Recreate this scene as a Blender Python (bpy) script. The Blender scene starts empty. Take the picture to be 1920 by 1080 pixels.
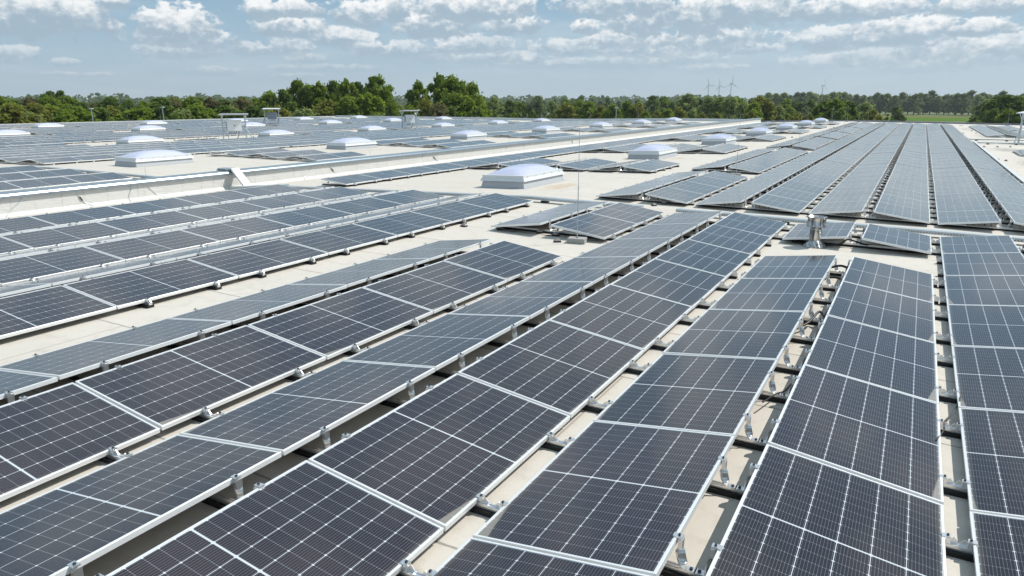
import bpy, math, random
from mathutils import Vector, Matrix
R = math.radians
random.seed(7)
SC = bpy.context.scene
COL = SC.collection

# ------------------------------------------------------------------ camera
TILT = math.atan(.0137)
RW = Matrix.Rotation(TILT, 3, 'Y')
FPX, PITCH, YAW, ROLL, HC = 1346.1, R(14.923), R(28.907), R(.6876), 2.4965
_c, _s, _cp, _sp, _cr, _sr = math.cos(YAW), math.sin(YAW), math.cos(PITCH), math.sin(PITCH), math.cos(ROLL), math.sin(ROLL)
r0 = Vector((_c, _s, 0)); u0 = Vector((-_s * _sp, _c * _sp, _cp)); f0 = Vector((-_s * _cp, _c * _cp, -_sp))
CR = RW @ (r0 * _cr + u0 * _sr); CU = RW @ (u0 * _cr - r0 * _sr); CF = RW @ f0
CAM = RW @ Vector((0, 0, HC))
cam_d = bpy.data.cameras.new('camera'); cam = bpy.data.objects.new('camera', cam_d); COL.objects.link(cam)
m = Matrix((CR, CU, -CF)).transposed().to_4x4(); m.translation = CAM
cam.matrix_world = m
cam_d.sensor_width = 36; cam_d.lens = FPX / 1920 * 36; cam_d.clip_start = .05; cam_d.clip_end = 30000
SC.camera = cam

def px_ray(u, v):
    return (CR * ((u - 960) / FPX) + CU * (-(v - 540) / FPX) + CF)
def px_at(u, D, z):
    """ground point seen at pixel column u, D metres away, height z"""
    d = px_ray(u, 190.5); h = Vector((d.x, d.y, 0)).normalized()
    return Vector((CAM.x + h.x * D, CAM.y + h.y * D, z))
def proj(P):
    q = Vector(P) - CAM; d = q.dot(CF)
    if d < .05: return None
    return (960 + FPX * q.dot(CR) / d, 540 - FPX * q.dot(CU) / d, d)

# ------------------------------------------------------------------ light
SUN = Vector((.58, .70, 1.0)).normalized()      # towards the sun
SUN_EL = math.asin(SUN.z); SUN_AZ = math.atan2(SUN.x, SUN.y)
EXPOSURE = 0.12
sd = bpy.data.lights.new('sun', 'SUN'); sd.energy = 4.2; sd.angle = R(.5); sd.color = (1, .955, .88)
so = bpy.data.objects.new('sun', sd); COL.objects.link(so)
so.rotation_euler = SUN.to_track_quat('Z', 'Y').to_euler(); so.location = (0, 0, 60)
SC.view_settings.view_transform = 'Standard'; SC.view_settings.look = 'None'
SC.view_settings.exposure = EXPOSURE; SC.view_settings.gamma = 1

# world : nishita sky with cumulus laid out by azimuth / elevation
W = bpy.data.worlds.new('World'); SC.world = W; W.use_nodes = True
class NT:
    def __init__(s, nt): s.t = nt; s.n = nt.nodes; s.l = nt.links
    def new(s, k, **kw):
        o = s.n.new(k)
        for a, b in kw.items(): setattr(o, a, b)
        return o
    def put(s, sock, v):
        if v is None: return
        if isinstance(v, bpy.types.NodeSocket): s.l.new(v, sock)
        else: sock.default_value = v
    def m(s, op, a, b=None, c=None, clamp=False):
        o = s.n.new('ShaderNodeMath'); o.operation = op; o.use_clamp = clamp
        s.put(o.inputs[0], a); s.put(o.inputs[1], b); s.put(o.inputs[2], c); return o.outputs[0]
    def mix(s, f, a, b, mode='MIX'):
        o = s.n.new('ShaderNodeMix'); o.data_type = 'RGBA'; o.blend_type = mode
        s.put(o.inputs[0], f); s.put(o.inputs[6], a); s.put(o.inputs[7], b); return o.outputs[2]
    def noise(s, vec, scale, detail=4, rough=.55, dist=0.0):
        o = s.n.new('ShaderNodeTexNoise'); s.put(o.inputs['Vector'], vec); o.inputs['Scale'].default_value = scale
        o.inputs['Detail'].default_value = detail; o.inputs['Roughness'].default_value = rough; o.inputs['Distortion'].default_value = dist
        return o.outputs[0]
    def ramp(s, f, pts):
        o = s.n.new('ShaderNodeValToRGB'); s.put(o.inputs[0], f); e = o.color_ramp.elements
        while len(e) < len(pts): e.new(.5)
        for i, (p, c) in enumerate(pts):
            e[i].position = p; e[i].color = c if len(c) == 4 else (*c, 1)
        return o.outputs[0]
    def smooth(s, v, a, b):
        o = s.n.new('ShaderNodeMapRange'); o.interpolation_type = 'SMOOTHSTEP'
        s.put(o.inputs[0], v); o.inputs[1].default_value = a; o.inputs[2].default_value = b; return o.outputs[0]
    def xyz(s, v):
        o = s.n.new('ShaderNodeSeparateXYZ'); s.put(o.inputs[0], v); return o.outputs
    def comb(s, x, y, z=0.0):
        o = s.n.new('ShaderNodeCombineXYZ'); s.put(o.inputs[0], x); s.put(o.inputs[1], y); s.put(o.inputs[2], z); return o.outputs[0]

def build_world():
    N = NT(W.node_tree); N.n.clear()
    out = N.new('ShaderNodeOutputWorld'); bg = N.new('ShaderNodeBackground')
    sky = N.new('ShaderNodeTexSky'); sky.sky_type = 'NISHITA'; sky.sun_disc = False
    sky.sun_elevation = SUN_EL; sky.sun_rotation = SUN_AZ
    sky.air_density = 1.0; sky.dust_density = .35; sky.ozone_density = 2.2; sky.altitude = 50
    tc = N.new('ShaderNodeTexCoord').outputs['Generated']
    x, y, z = N.xyz(tc)
    az = N.m('ARCTAN2', x, y)                       # 0 = +Y, positive to the right
    el = N.m('ARCSINE', z)
    DEG = 57.2958
    azd = N.m('MULTIPLY', az, DEG); eld = N.m('MULTIPLY', el, DEG)
    # cumulus banks seen in the photo: (px, py of the middle, half width px, height px)
    clouds = [(70, 20, 140, 34), (215, 5, 30, 10), (200, 50, 34, 9), (335, 48, 72, 26), (345, 72, 100, 16), (330, 95, 80, 12),
              (490, 18, 34, 16), (555, 18, 52, 14), (545, 50, 66, 18), (470, 92, 34, 11), (540, 88, 46, 14), (570, 112, 40, 9),
              (400, 134, 50, 7), (20, 103, 60, 12), (120, 118, 30, 6), (690, 28, 68, 20), (745, 18, 24, 16),
              (640, 70, 60, 14), (810, 45, 80, 22), (860, 15, 90, 24), (930, 14, 70, 22), (960, 48, 60, 14), (880, 84, 90, 14), (760, 95, 90, 13),
              (690, 88, 50, 10), (1150, 8, 110, 22), (1250, 30, 60, 16), (1100, 52, 28, 12), (1200, 45, 60, 22), (1180, 75, 100, 15), (1060, 90, 70, 13), (980, 108, 60, 10),
              (1000, 120, 90, 8), (1330, 22, 100, 34), (1420, 12, 90, 28), (1340, 72, 100, 18), (1400, 92, 70, 9), (1290, 110, 80, 10),
              (1230, 95, 110, 12), (1560, 75, 90, 17), (1700, 58, 110, 22), (1840, 52, 70, 12), (1530, 118, 70, 10), (1640, 108, 110, 13), (1780, 90, 110, 16),
              (1900, 82, 80, 18), (1830, 105, 120, 14), (1600, 18, 170, 16), (1850, 8, 120, 14), (1330, 128, 60, 7), (1150, 118, 110, 10), (1720, 122, 120, 12), (900, 110, 140, 8), (620, 128, 110, 6), (560, 143, 50, 5), (150, 140, 60, 4)]
    G = bpy.data.node_groups.new('cumulus', 'ShaderNodeTree')
    G.interface.new_socket('azimuth', in_out='INPUT', socket_type='NodeSocketFloat'); G.interface.new_socket('elevation', in_out='INPUT', socket_type='NodeSocketFloat')
    G.interface.new_socket('sky', in_out='INPUT', socket_type='NodeSocketColor'); G.interface.new_socket('colour', in_out='OUTPUT', socket_type='NodeSocketColor')
    N2 = NT(G); gi = N2.new('NodeGroupInput'); go = N2.new('NodeGroupOutput'); A_, E_, S_ = gi.outputs[0], gi.outputs[1], gi.outputs[2]
    v = N2.comb(N2.m('MULTIPLY', A_, .80), N2.m('MULTIPLY', E_, 1.15), 0.0)
    n1 = N2.m('SUBTRACT', N2.noise(v, 1.15, 8, .60, .2), .5)
    n2 = N2.m('SUBTRACT', N2.noise(N2.comb(N2.m('ADD', N2.m('MULTIPLY', A_, .8), 31.0), N2.m('MULTIPLY', E_, 1.1), 5.0), 1.5, 6, .58, .2), .5)
    vl = N2.noise(N2.comb(N2.m('MULTIPLY', A_, .10), N2.m('MULTIPLY', E_, .55), 2.0), 1.2, 5, .6, .4)
    puff = N2.m('MULTIPLY', n1, 2.9); sh = N2.m('MULTIPLY', n2, 3.0)
    low = N2.smooth(E_, .2, 4.5)
    col = N2.mix(N2.m('MULTIPLY', N2.smooth(vl, .42, .72), .40), S_, (.56, .66, .72, 1))
    # free cumulus over the rest of the sky
    fr = N2.noise(N2.comb(N2.m('MULTIPLY', A_, .09), N2.m('MULTIPLY', E_, .16), 8.0), 1.0, 7, .6, .2)
    fm = N2.m('MAXIMUM', N2.smooth(E_, 9.8, 12.5), N2.smooth(N2.m('ABSOLUTE', N2.m('ADD', A_, 28.4)), 38.0, 46.0))
    col = N2.mix(N2.m('MULTIPLY', N2.m('MULTIPLY', N2.smooth(fr, .48, .58), fm), .85), col, N2.mix(N2.smooth(fr, .50, .66), (.84, .85, .85, 1), (.55, .64, .71, 1)))
    for (cx, cy, hw, hh) in sorted(clouds, key=lambda c: -c[1]):
        d = px_ray(cx, cy); a0 = math.degrees(math.atan2(d.x, d.y)); e0 = math.degrees(math.atan2(d.z, math.hypot(d.x, d.y)))
        d2 = px_ray(cx + hw, cy); a1 = math.degrees(math.atan2(d2.x, d2.y)); ra = abs(a1 - a0) * 1.22
        re = hh * .041 * 1.65
        dx = N2.m('MULTIPLY_ADD', A_, 1 / ra, -a0 / ra); t = N2.m('MULTIPLY_ADD', E_, 1 / re, -e0 / re)
        t2 = N2.m('MAXIMUM', t, N2.m('MULTIPLY', t, -1.2))
        q = N2.m('MULTIPLY_ADD', dx, dx, N2.m('MULTIPLY', t2, t2))
        dens = N2.m('SUBTRACT', N2.m('ADD', puff, 1.0), q)
        al = N2.smooth(dens, .10, .55)
        br = N2.smooth(N2.m('ADD', N2.m('MULTIPLY', t, 1.35), sh), -.50, .95)
        k = min(1.0, max(.35, (165 - cy) / 110.0))
        c_ = N2.mix(br, (.34, .45, .545, 1), (.97, .97, .96, 1))
        col = N2.mix(N2.m('MULTIPLY', al, .97 * k), col, c_)
    N2.l.new(col, go.inputs[0])
    SK = .088
    skyb = N.new('ShaderNodeVectorMath', operation='SCALE'); N.l.new(sky.outputs[0], skyb.inputs[0]); skyb.inputs['Scale'].default_value = SK
    hz = N.smooth(eld, -2.0, 12.0)
    grad = N.mix(hz, (.44, .57, .675, 1), (.18, .365, .53, 1))
    skyf = N.mix(.86, skyb.outputs[0], grad)
    gg = N.new('ShaderNodeGroup'); gg.node_tree = G
    N.l.new(azd, gg.inputs[0]); N.l.new(eld, gg.inputs[1]); N.l.new(skyf, gg.inputs[2])
    fin = N.mix(N.smooth(eld, 0.0, .6), skyf, gg.outputs[0])
    N.l.new(fin, bg.inputs[0]); bg.inputs[1].default_value = 1.0
    N.l.new(bg.outputs[0], out.inputs[0])
    W.cycles.sampling_method = 'MANUAL'; W.cycles.sample_map_resolution = 512
build_world()

# ------------------------------------------------------------------ materials
def mat(name):
    M = bpy.data.materials.new(name); M.use_nodes = True
    N = NT(M.node_tree); b = N.n['Principled BSDF']; return M, N, b
def flat(name, col, rough=.6, metal=0.0, spec=.5, noise=0.0, nscale=3.0):
    M, N, b = mat(name)
    b.inputs['Roughness'].default_value = rough; b.inputs['Metallic'].default_value = metal
    if 'field' in name: spec = 0.0
    b.inputs['Specular IOR Level'].default_value = spec
    if noise:
        tc = N.new('ShaderNodeTexCoord').outputs['Object']
        n = N.noise(tc, nscale, 5, .6)
        f = N.m('ADD', 1 - noise, N.m('MULTIPLY', n, 2 * noise))
        c = N.new('ShaderNodeVectorMath', operation='SCALE'); c.inputs[0].default_value = col; N.l.new(f, c.inputs['Scale'])
        N.l.new(c.outputs[0], b.inputs['Base Color'])
    else: b.inputs['Base Color'].default_value = (*col, 1)
    return M
M_FRAME = flat('anodised_frame', (.80, .81, .81), .36, .30, noise=.05, nscale=8)
M_ALUW = flat('pale_sheet_metal', (.70, .72, .74), .4, .2)
M_ALU = flat('bright_aluminium', (.80, .80, .80), .30, .85, noise=.08, nscale=20)
M_GALV = flat('galvanised_steel', (.52, .58, .62), .38, .7, noise=.15, nscale=9)
def steel_mat():
    M, N, b = mat('stainless_steel')
    tc = N.new('ShaderNodeTexCoord').outputs['Object']; x, y, z = N.xyz(tc)
    n = N.noise(N.comb(N.m('MULTIPLY', x, 16), N.m('MULTIPLY', y, 16), N.m('MULTIPLY', z, 1.5)), 1.6, 3, .6)
    b.inputs['Metallic'].default_value = 1.0; b.inputs['Roughness'].default_value = .30
    N.l.new(N.ramp(n, [(.38, (.16, .155, .15)), (.60, (.66, .65, .64))]), b.inputs['Base Color'])
    bm = N.new('ShaderNodeBump'); bm.inputs['Strength'].default_value = .15; bm.inputs['Distance'].default_value = .02
    N.l.new(n, bm.inputs['Height']); N.l.new(bm.outputs[0], b.inputs['Normal'])
    return M
M_STEEL = steel_mat()
M_RUBBER = flat('black_rubber', (.012, .012, .013), .7)
M_CABLE = flat('black_cable', (.010, .010, .011), .5)
M_BACK = flat('panel_backsheet', (.62, .60, .56), .6)
M_CONC = flat('grey_concrete', (.36, .35, .33), .9, noise=.25, nscale=14)
M_CURB = flat('white_curb_board', (.46, .48, .50), .5, noise=.07, nscale=6)
M_WHITE = flat('white_trim', (.66, .68, .69), .38, noise=.04, nscale=5)
M_CAP = flat('grey_blue_capping', (.27, .33, .38), .32, .5, noise=.12, nscale=4)
M_DARKM = flat('dark_slots', (.03, .03, .035), .6)
M_PARA = flat('grey_parapet', (.24, .25, .29), .7, noise=.15, nscale=1.0)
M_WHITEBOX = flat('white_box', (.86, .86, .85), .45)
M_GREYBOX = flat('grey_box', (.30, .31, .35), .5)
M_TURB = flat('turbine_white', (.75, .77, .79), .5)
M_TRUNK = flat('bark', (.075, .058, .042), .9, noise=.3, nscale=3)
M_FACADE = flat('facade_panels', (.42, .43, .44), .5, noise=.1, nscale=.5)

def line(N, coord, period, half, soft):
    """1 on thin lines repeated every period, else 0"""
    f = N.m('FRACT', N.m('MULTIPLY', coord, 1 / period))
    d = N.m('MULTIPLY', N.m('MINIMUM', f, N.m('SUBTRACT', 1.0, f)), period)
    return N.m('SUBTRACT', 1.0, N.smooth(d, half, half + soft))

PW, PL, FR = 1.070, 1.722, .015          # panel width across the slope, length along the row, frame lip
def glass_mat(name, dusty, tint=(.0150, .0120, .0185), film_glare0=.006):
    M, N, b = mat(name)
    uv = N.new('ShaderNodeUVMap').outputs[0]
    u, v, _ = N.xyz(uv)                   # metres : u from the high edge, v from the near end
    MU, MV = .014, .016                   # white margin inside the frame
    cw = (PW - 2 * MU - .008) / 6.0
    half = PL / 2
    cl = (half - MV - .007) / 9.0
    uu = N.m('SUBTRACT', u, MU + .004)
    dv = N.m('ABSOLUTE', N.m('SUBTRACT', v, half))     # from the middle bar
    vv = N.m('SUBTRACT', dv, .007)
    colgap = line(N, uu, cw, .0015, .0008)
    rowgap = line(N, vv, cl, .0009, .0006)
    # little white diamonds where the chamfered cell corners meet
    fu = N.m('FRACT', N.m('MULTIPLY', uu, 1 / cw)); du = N.m('MULTIPLY', N.m('MINIMUM', fu, N.m('SUBTRACT', 1.0, fu)), cw)
    fv = N.m('FRACT', N.m('MULTIPLY', vv, 1 / cl)); dvv = N.m('MULTIPLY', N.m('MINIMUM', fv, N.m('SUBTRACT', 1.0, fv)), cl)
    dia = N.m('SUBTRACT', 1.0, N.smooth(N.m('ADD', du, dvv), .0075, .0095))
    midbar = N.m('SUBTRACT', 1.0, N.smooth(dv, .0052, .0060))
    eu = N.m('MINIMUM', u, N.m('SUBTRACT', PW, u)); ev = N.m('MINIMUM', v, N.m('SUBTRACT', PL, v))
    edge = N.m('SUBTRACT', 1.0, N.smooth(N.m('MINIMUM', N.m('SUBTRACT', eu, .013), N.m('SUBTRACT', ev, .015)), .002, .004))
    bus = line(N, N.m('ADD', uu, cw / 20), cw / 10, .00045, .0006)       # ten round busbars a cell
    tick = N.m('MULTIPLY', line(N, vv, cl, .0022, .001), bus)
    rnd = N.new('ShaderNodeObjectInfo').outputs['Random']
    tc = N.new('ShaderNodeTexCoord').outputs['Object']
    cellv = N.noise(N.comb(N.m('FLOOR', N.m('MULTIPLY', uu, 1 / cw)), N.m('FLOOR', N.m('MULTIPLY', v, 1 / cl)), N.m('MULTIPLY', rnd, 50.0)), 3.1, 0)
    k = N.m('ADD', .72, N.m('ADD', N.m('MULTIPLY', cellv, .36), N.m('MULTIPLY', rnd, .50)))
    cell = N.new('ShaderNodeVectorMath', operation='SCALE'); cell.inputs[0].default_value = tint; N.l.new(k, cell.inputs['Scale'])
    white = N.m('MAXIMUM', N.m('MAXIMUM', colgap, midbar), N.m('MAXIMUM', dia, edge))
    c = N.mix(N.m('MULTIPLY', bus, .50), cell.outputs[0], (.33, .34, .36, 1))
    c = N.mix(N.m('MULTIPLY', rowgap, .40), c, (.36, .38, .42, 1))
    c = N.mix(N.m('MULTIPLY', tick, .6), c, (.6, .62, .66, 1))
    c = N.mix(white, c, (.58, .62, .66, 1))
    # dust film, its base raised on one glass to paint in sky reflection; thicker along the low edge and as a wedge in the near low corner, plus specks
    low = N.m('SUBTRACT', PW, u)
    nv = N.noise(N.comb(u, v, N.m('MULTIPLY', rnd, 20.0)), 9.0, 4, .6)
    nf = N.noise(N.comb(u, v, N.m('MULTIPLY', rnd, 20.0)), 120.0, 2, .6)
    specks = N.smooth(nf, .74, .80)
    drop = N.smooth(N.noise(N.comb(u, v, N.m('MULTIPLY', rnd, 70.0)), 34.0, 2, .5), .80, .815)
    film = N.m('ADD', film_glare0, N.m('MULTIPLY', nv, .026))
    lowf = N.m('MULTIPLY', N.m('SUBTRACT', 1.0, N.smooth(low, .0, .055)), .26 * dusty)
    span = N.m('MULTIPLY', N.m('MAXIMUM', N.m('SUBTRACT', .50, v), 0.0), N.m('ADD', .07, N.m('MULTIPLY', rnd, .10)))
    span = N.m('ADD', span, N.m('MULTIPLY', N.m('SUBTRACT', nv, .5), .014))
    wedge = N.m('SUBTRACT', 1.0, N.smooth(N.m('SUBTRACT', low, span), -.004, .012))
    wedge = N.m('MULTIPLY', wedge, N.m('MULTIPLY', N.smooth(N.m('SUBTRACT', .70, v), 0.0, .25), .50 * min(1, dusty)))
    dust = N.m('MAXIMUM', N.m('ADD', film, N.m('ADD', lowf, N.m('MULTIPLY', specks, .20))), wedge, clamp=True)
    c = N.mix(dust, c, (.42, .39, .34, 1))
    c = N.mix(N.m('MULTIPLY', drop, .6), c, (.62, .61, .57, 1))
    N.l.new(c, b.inputs['Base Color'])
    b.inputs['IOR'].default_value = 1.50
    b.inputs['Sheen Weight'].default_value = .40; b.inputs['Sheen Roughness'].default_value = .22; b.inputs['Sheen Tint'].default_value = (1, .985, .94, 1)
    ro = N.m('ADD', .055, N.m('MULTIPLY', nv, .10)); ro = N.m('ADD', ro, N.m('MULTIPLY', wedge, .6))
    N.l.new(ro, b.inputs['Roughness'])
    return M
M_GLASS = glass_mat('cell_glass', 1.0)
M_GLASSB = glass_mat('cell_glass_bluish', .6, (.012, .0145, .023))

M_GLASSC = glass_mat('cell_glass_painted_glare', .6, (.024, .025, .026), .13)  # far right rows: paler tint and heavier film paint in grazing sky reflection

def roof_mat():
    M, N, b = mat('roof_membrane')
    g = N.new('ShaderNodeNewGeometry').outputs['Position']; x, y, z = N.xyz(g)
    n1 = N.noise(g, .35, 5, .6); n2 = N.noise(g, 6.0, 5, .65); n3 = N.noise(g, 60.0, 3, .6)
    base = N.mix(n1, (.56, .52, .46, 1), (.665, .625, .56, 1))
    base = N.mix(N.m('MULTIPLY', N.smooth(n2, .48, .75), .45), base, (.45, .41, .35, 1))
    n4 = N.noise(N.comb(N.m('MULTIPLY', x, .5), N.m('MULTIPLY', y, 2.2), 0.0), .9, 6, .7)
    base = N.mix(N.m('MULTIPLY', N.smooth(n4, .52, .72), .38), base, (.42, .385, .335, 1))
    base = N.mix(N.m('MULTIPLY', n3, .12), base, (.36, .33, .30, 1))
    wob = N.m('MULTIPLY', N.m('SUBTRACT', n2, .5), .03)
    s1 = line(N, N.m('ADD', N.m('ADD', y, N.m('MULTIPLY', x, .012)), wob), 1.48, .006, .008)
    lap = N.m('FRACT', N.m('MULTIPLY', N.m('ADD', y, N.m('MULTIPLY', x, .012)), 1 / 1.48))
    lapb = N.m('SUBTRACT', 1.0, N.smooth(lap, .05, .085))
    base = N.mix(N.m('MULTIPLY', lapb, .10), base, (.72, .68, .60, 1))
    base = N.mix(N.m('MULTIPLY', s1, .80), base, (.24, .22, .20, 1))
    s2 = line(N, N.m('ADD', x, N.m('MULTIPLY', N.m('FLOOR', N.m('MULTIPLY', N.m('ADD', y, N.m('MULTIPLY', x, .012)), 1 / 1.48)), 3.7)), 9.0, .005, .008)
    base = N.mix(N.m('MULTIPLY', s2, .6), base, (.27, .25, .22, 1))
    # puddle marks and stains with a shape of their own
    def spot(cx, cy, rx, ry, amt, col, thr=.35):
        nonlocal base
        dx = N.m('MULTIPLY', N.m('SUBTRACT', x, cx), 1 / rx); dy = N.m('MULTIPLY', N.m('SUBTRACT', y, cy), 1 / ry)
        q = N.m('SUBTRACT', 1.0, N.m('ADD', N.m('MULTIPLY', dx, dx), N.m('MULTIPLY', dy, dy)))
        f = N.smooth(N.m('ADD', q, N.m('MULTIPLY', N.m('SUBTRACT', n2, .5), 3.0)), .1, 1.2)
        base = N.mix(N.m('MULTIPLY', f, amt), base, col)
    spot(5.0, 36.5, 1.5, 6.5, .75, (.16, .145, .13, 1)); spot(4.3, 48, 1.0, 2.5, .6, (.2, .18, .16, 1)); spot(4.4, 66, 1.0, 5, .45, (.22, .20, .18, 1))
    spot(6.5, 30, 1.5, 5, .5, (.2, .18, .16, 1)); spot(3.9, 82, .9, 6, .4, (.22, .2, .18, 1))
    spot(-9.0, 19.2, .5, 1.4, .55, (.50, .34, .20, 1)); spot(-9.1, 31.5, .4, 1.0, .45, (.50, .35, .22, 1)); spot(-17.5, 15.3, .8, 1.2, .5, (.5, .36, .24, 1))
    spot(-12, 19, 2.2, .8, .16, (.50, .38, .27, 1)); spot(-1.7, 2.6, .5, .3, .3, (.45, .34, .25, 1)); spot(-26.5, 30, 1.5, 6, .18, (.40, .32, .25, 1)); spot(-3, 16, 5, .4, .2, (.42, .36, .29, 1))
    N.l.new(base, b.inputs['Base Color']); b.inputs['Roughness'].default_value = .72; b.inputs['Specular IOR Level'].default_value = .3
    bm = N.new('ShaderNodeBump'); bm.inputs['Strength'].default_value = .25; bm.inputs['Distance'].default_value = .02
    N.l.new(N.m('ADD', N.m('MULTIPLY', n2, .5), N.m('MULTIPLY', lapb, .4)), bm.inputs['Height']); N.l.new(bm.outputs[0], b.inputs['Normal'])
    return M
M_ROOF = roof_mat()
def wall_mat():
    M, N, b = mat('wall_membrane')
    g = N.new('ShaderNodeNewGeometry').outputs['Position']; x, y, z = N.xyz(g)
    n1 = N.noise(g, 1.3, 4, .6); n2 = N.noise(N.comb(x, N.m('MULTIPLY', y, .6), N.m('MULTIPLY', z, 2.0)), 9, 4, .6)
    c = N.mix(n1, (.60, .59, .56, 1), (.70, .69, .66, 1))
    c = N.mix(N.m('MULTIPLY', line(N, y, 2.05, .006, .01), .5), c, (.40, .39, .37, 1))
    c = N.mix(N.m('MULTIPLY', N.smooth(n2, .6, .8), .25), c, (.5, .48, .44, 1))
    dr = N.noise(N.comb(0.0, N.m('MULTIPLY', y, 3.0), N.m('MULTIPLY', z, .35)), 2.2, 5, .65)
    c = N.mix(N.m('MULTIPLY', N.smooth(dr, .54, .70), .40), c, (.42, .40, .36, 1))
    N.l.new(c, b.inputs['Base Color']); b.inputs['Roughness'].default_value = .6
    bm = N.new('ShaderNodeBump'); bm.inputs['Strength'].default_value = .5; bm.inputs['Distance'].default_value = .03
    N.l.new(n2, bm.inputs['Height']); N.l.new(bm.outputs[0], b.inputs['Normal'])
    return M
M_WALL = wall_mat()
def dome_mat():
    M, N, b = mat('opal_dome')
    b.inputs['Base Color'].default_value = (.56, .58, .75, 1); b.inputs['Roughness'].default_value = .15
    b.inputs['Subsurface Weight'].default_value = 0.0; b.inputs['Coat Weight'].default_value = .3
    return M
M_DOME = dome_mat()
def leaf_mat(name, c1, c2):
    M, N, b = mat(name)
    oi = N.new('ShaderNodeObjectInfo').outputs['Random']
    g = N.new('ShaderNodeNewGeometry'); rnd = g.outputs['Random Per Island']
    pos = g.outputs['Position']; n = N.noise(pos, .45, 3, .6)
    f = N.m('ADD', N.m('MULTIPLY', rnd, .35), N.m('ADD', N.m('MULTIPLY', n, .5), N.m('MULTIPLY', oi, .25)))
    c = N.mix(f, (*c1, 1), (*c2, 1))
    N.n.remove(b)
    d = N.new('ShaderNodeBsdfDiffuse'); t = N.new('ShaderNodeBsdfTranslucent'); mx = N.new('ShaderNodeMixShader')
    mx.inputs[0].default_value = .60
    N.l.new(c, d.inputs[0]); N.l.new(c, t.inputs[0]); N.l.new(d.outputs[0], mx.inputs[1]); N.l.new(t.outputs[0], mx.inputs[2])
    N.l.new(mx.outputs[0], N.n['Material Output'].inputs[0])
    return M
M_LEAF = {'green': leaf_mat('leaf_green', (0.096, 0.165, 0.025), (0.301, 0.389, 0.058)),
          'dark': leaf_mat('leaf_dark', (0.070, 0.124, 0.032), (0.211, 0.289, 0.068)),
          'olive': leaf_mat('leaf_olive', (0.141, 0.159, 0.032), (0.346, 0.354, 0.084)),
          'pale': leaf_mat('leaf_pale', (0.166, 0.230, 0.074), (0.371, 0.437, 0.158)),
          'brown': leaf_mat('leaf_brown', (0.128, 0.124, 0.053), (0.282, 0.266, 0.116)),
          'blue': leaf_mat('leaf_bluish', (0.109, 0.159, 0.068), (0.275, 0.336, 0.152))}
def ground_mat():
    M, N, b = mat('meadow')
    g = N.new('ShaderNodeNewGeometry').outputs['Position']
    n1 = N.noise(g, .004, 4, .6); n2 = N.noise(g, .08, 5, .65)
    c = N.mix(N.smooth(n1, .4, .6), (.085, .125, .03, 1), (.15, .155, .065, 1))
    c = N.mix(N.m('MULTIPLY', n2, .5), c, (.06, .10, .025, 1))
    N.l.new(c, b.inputs['Base Color']); b.inputs['Roughness'].default_value = .95
    return M
M_GROUND = ground_mat()

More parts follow.
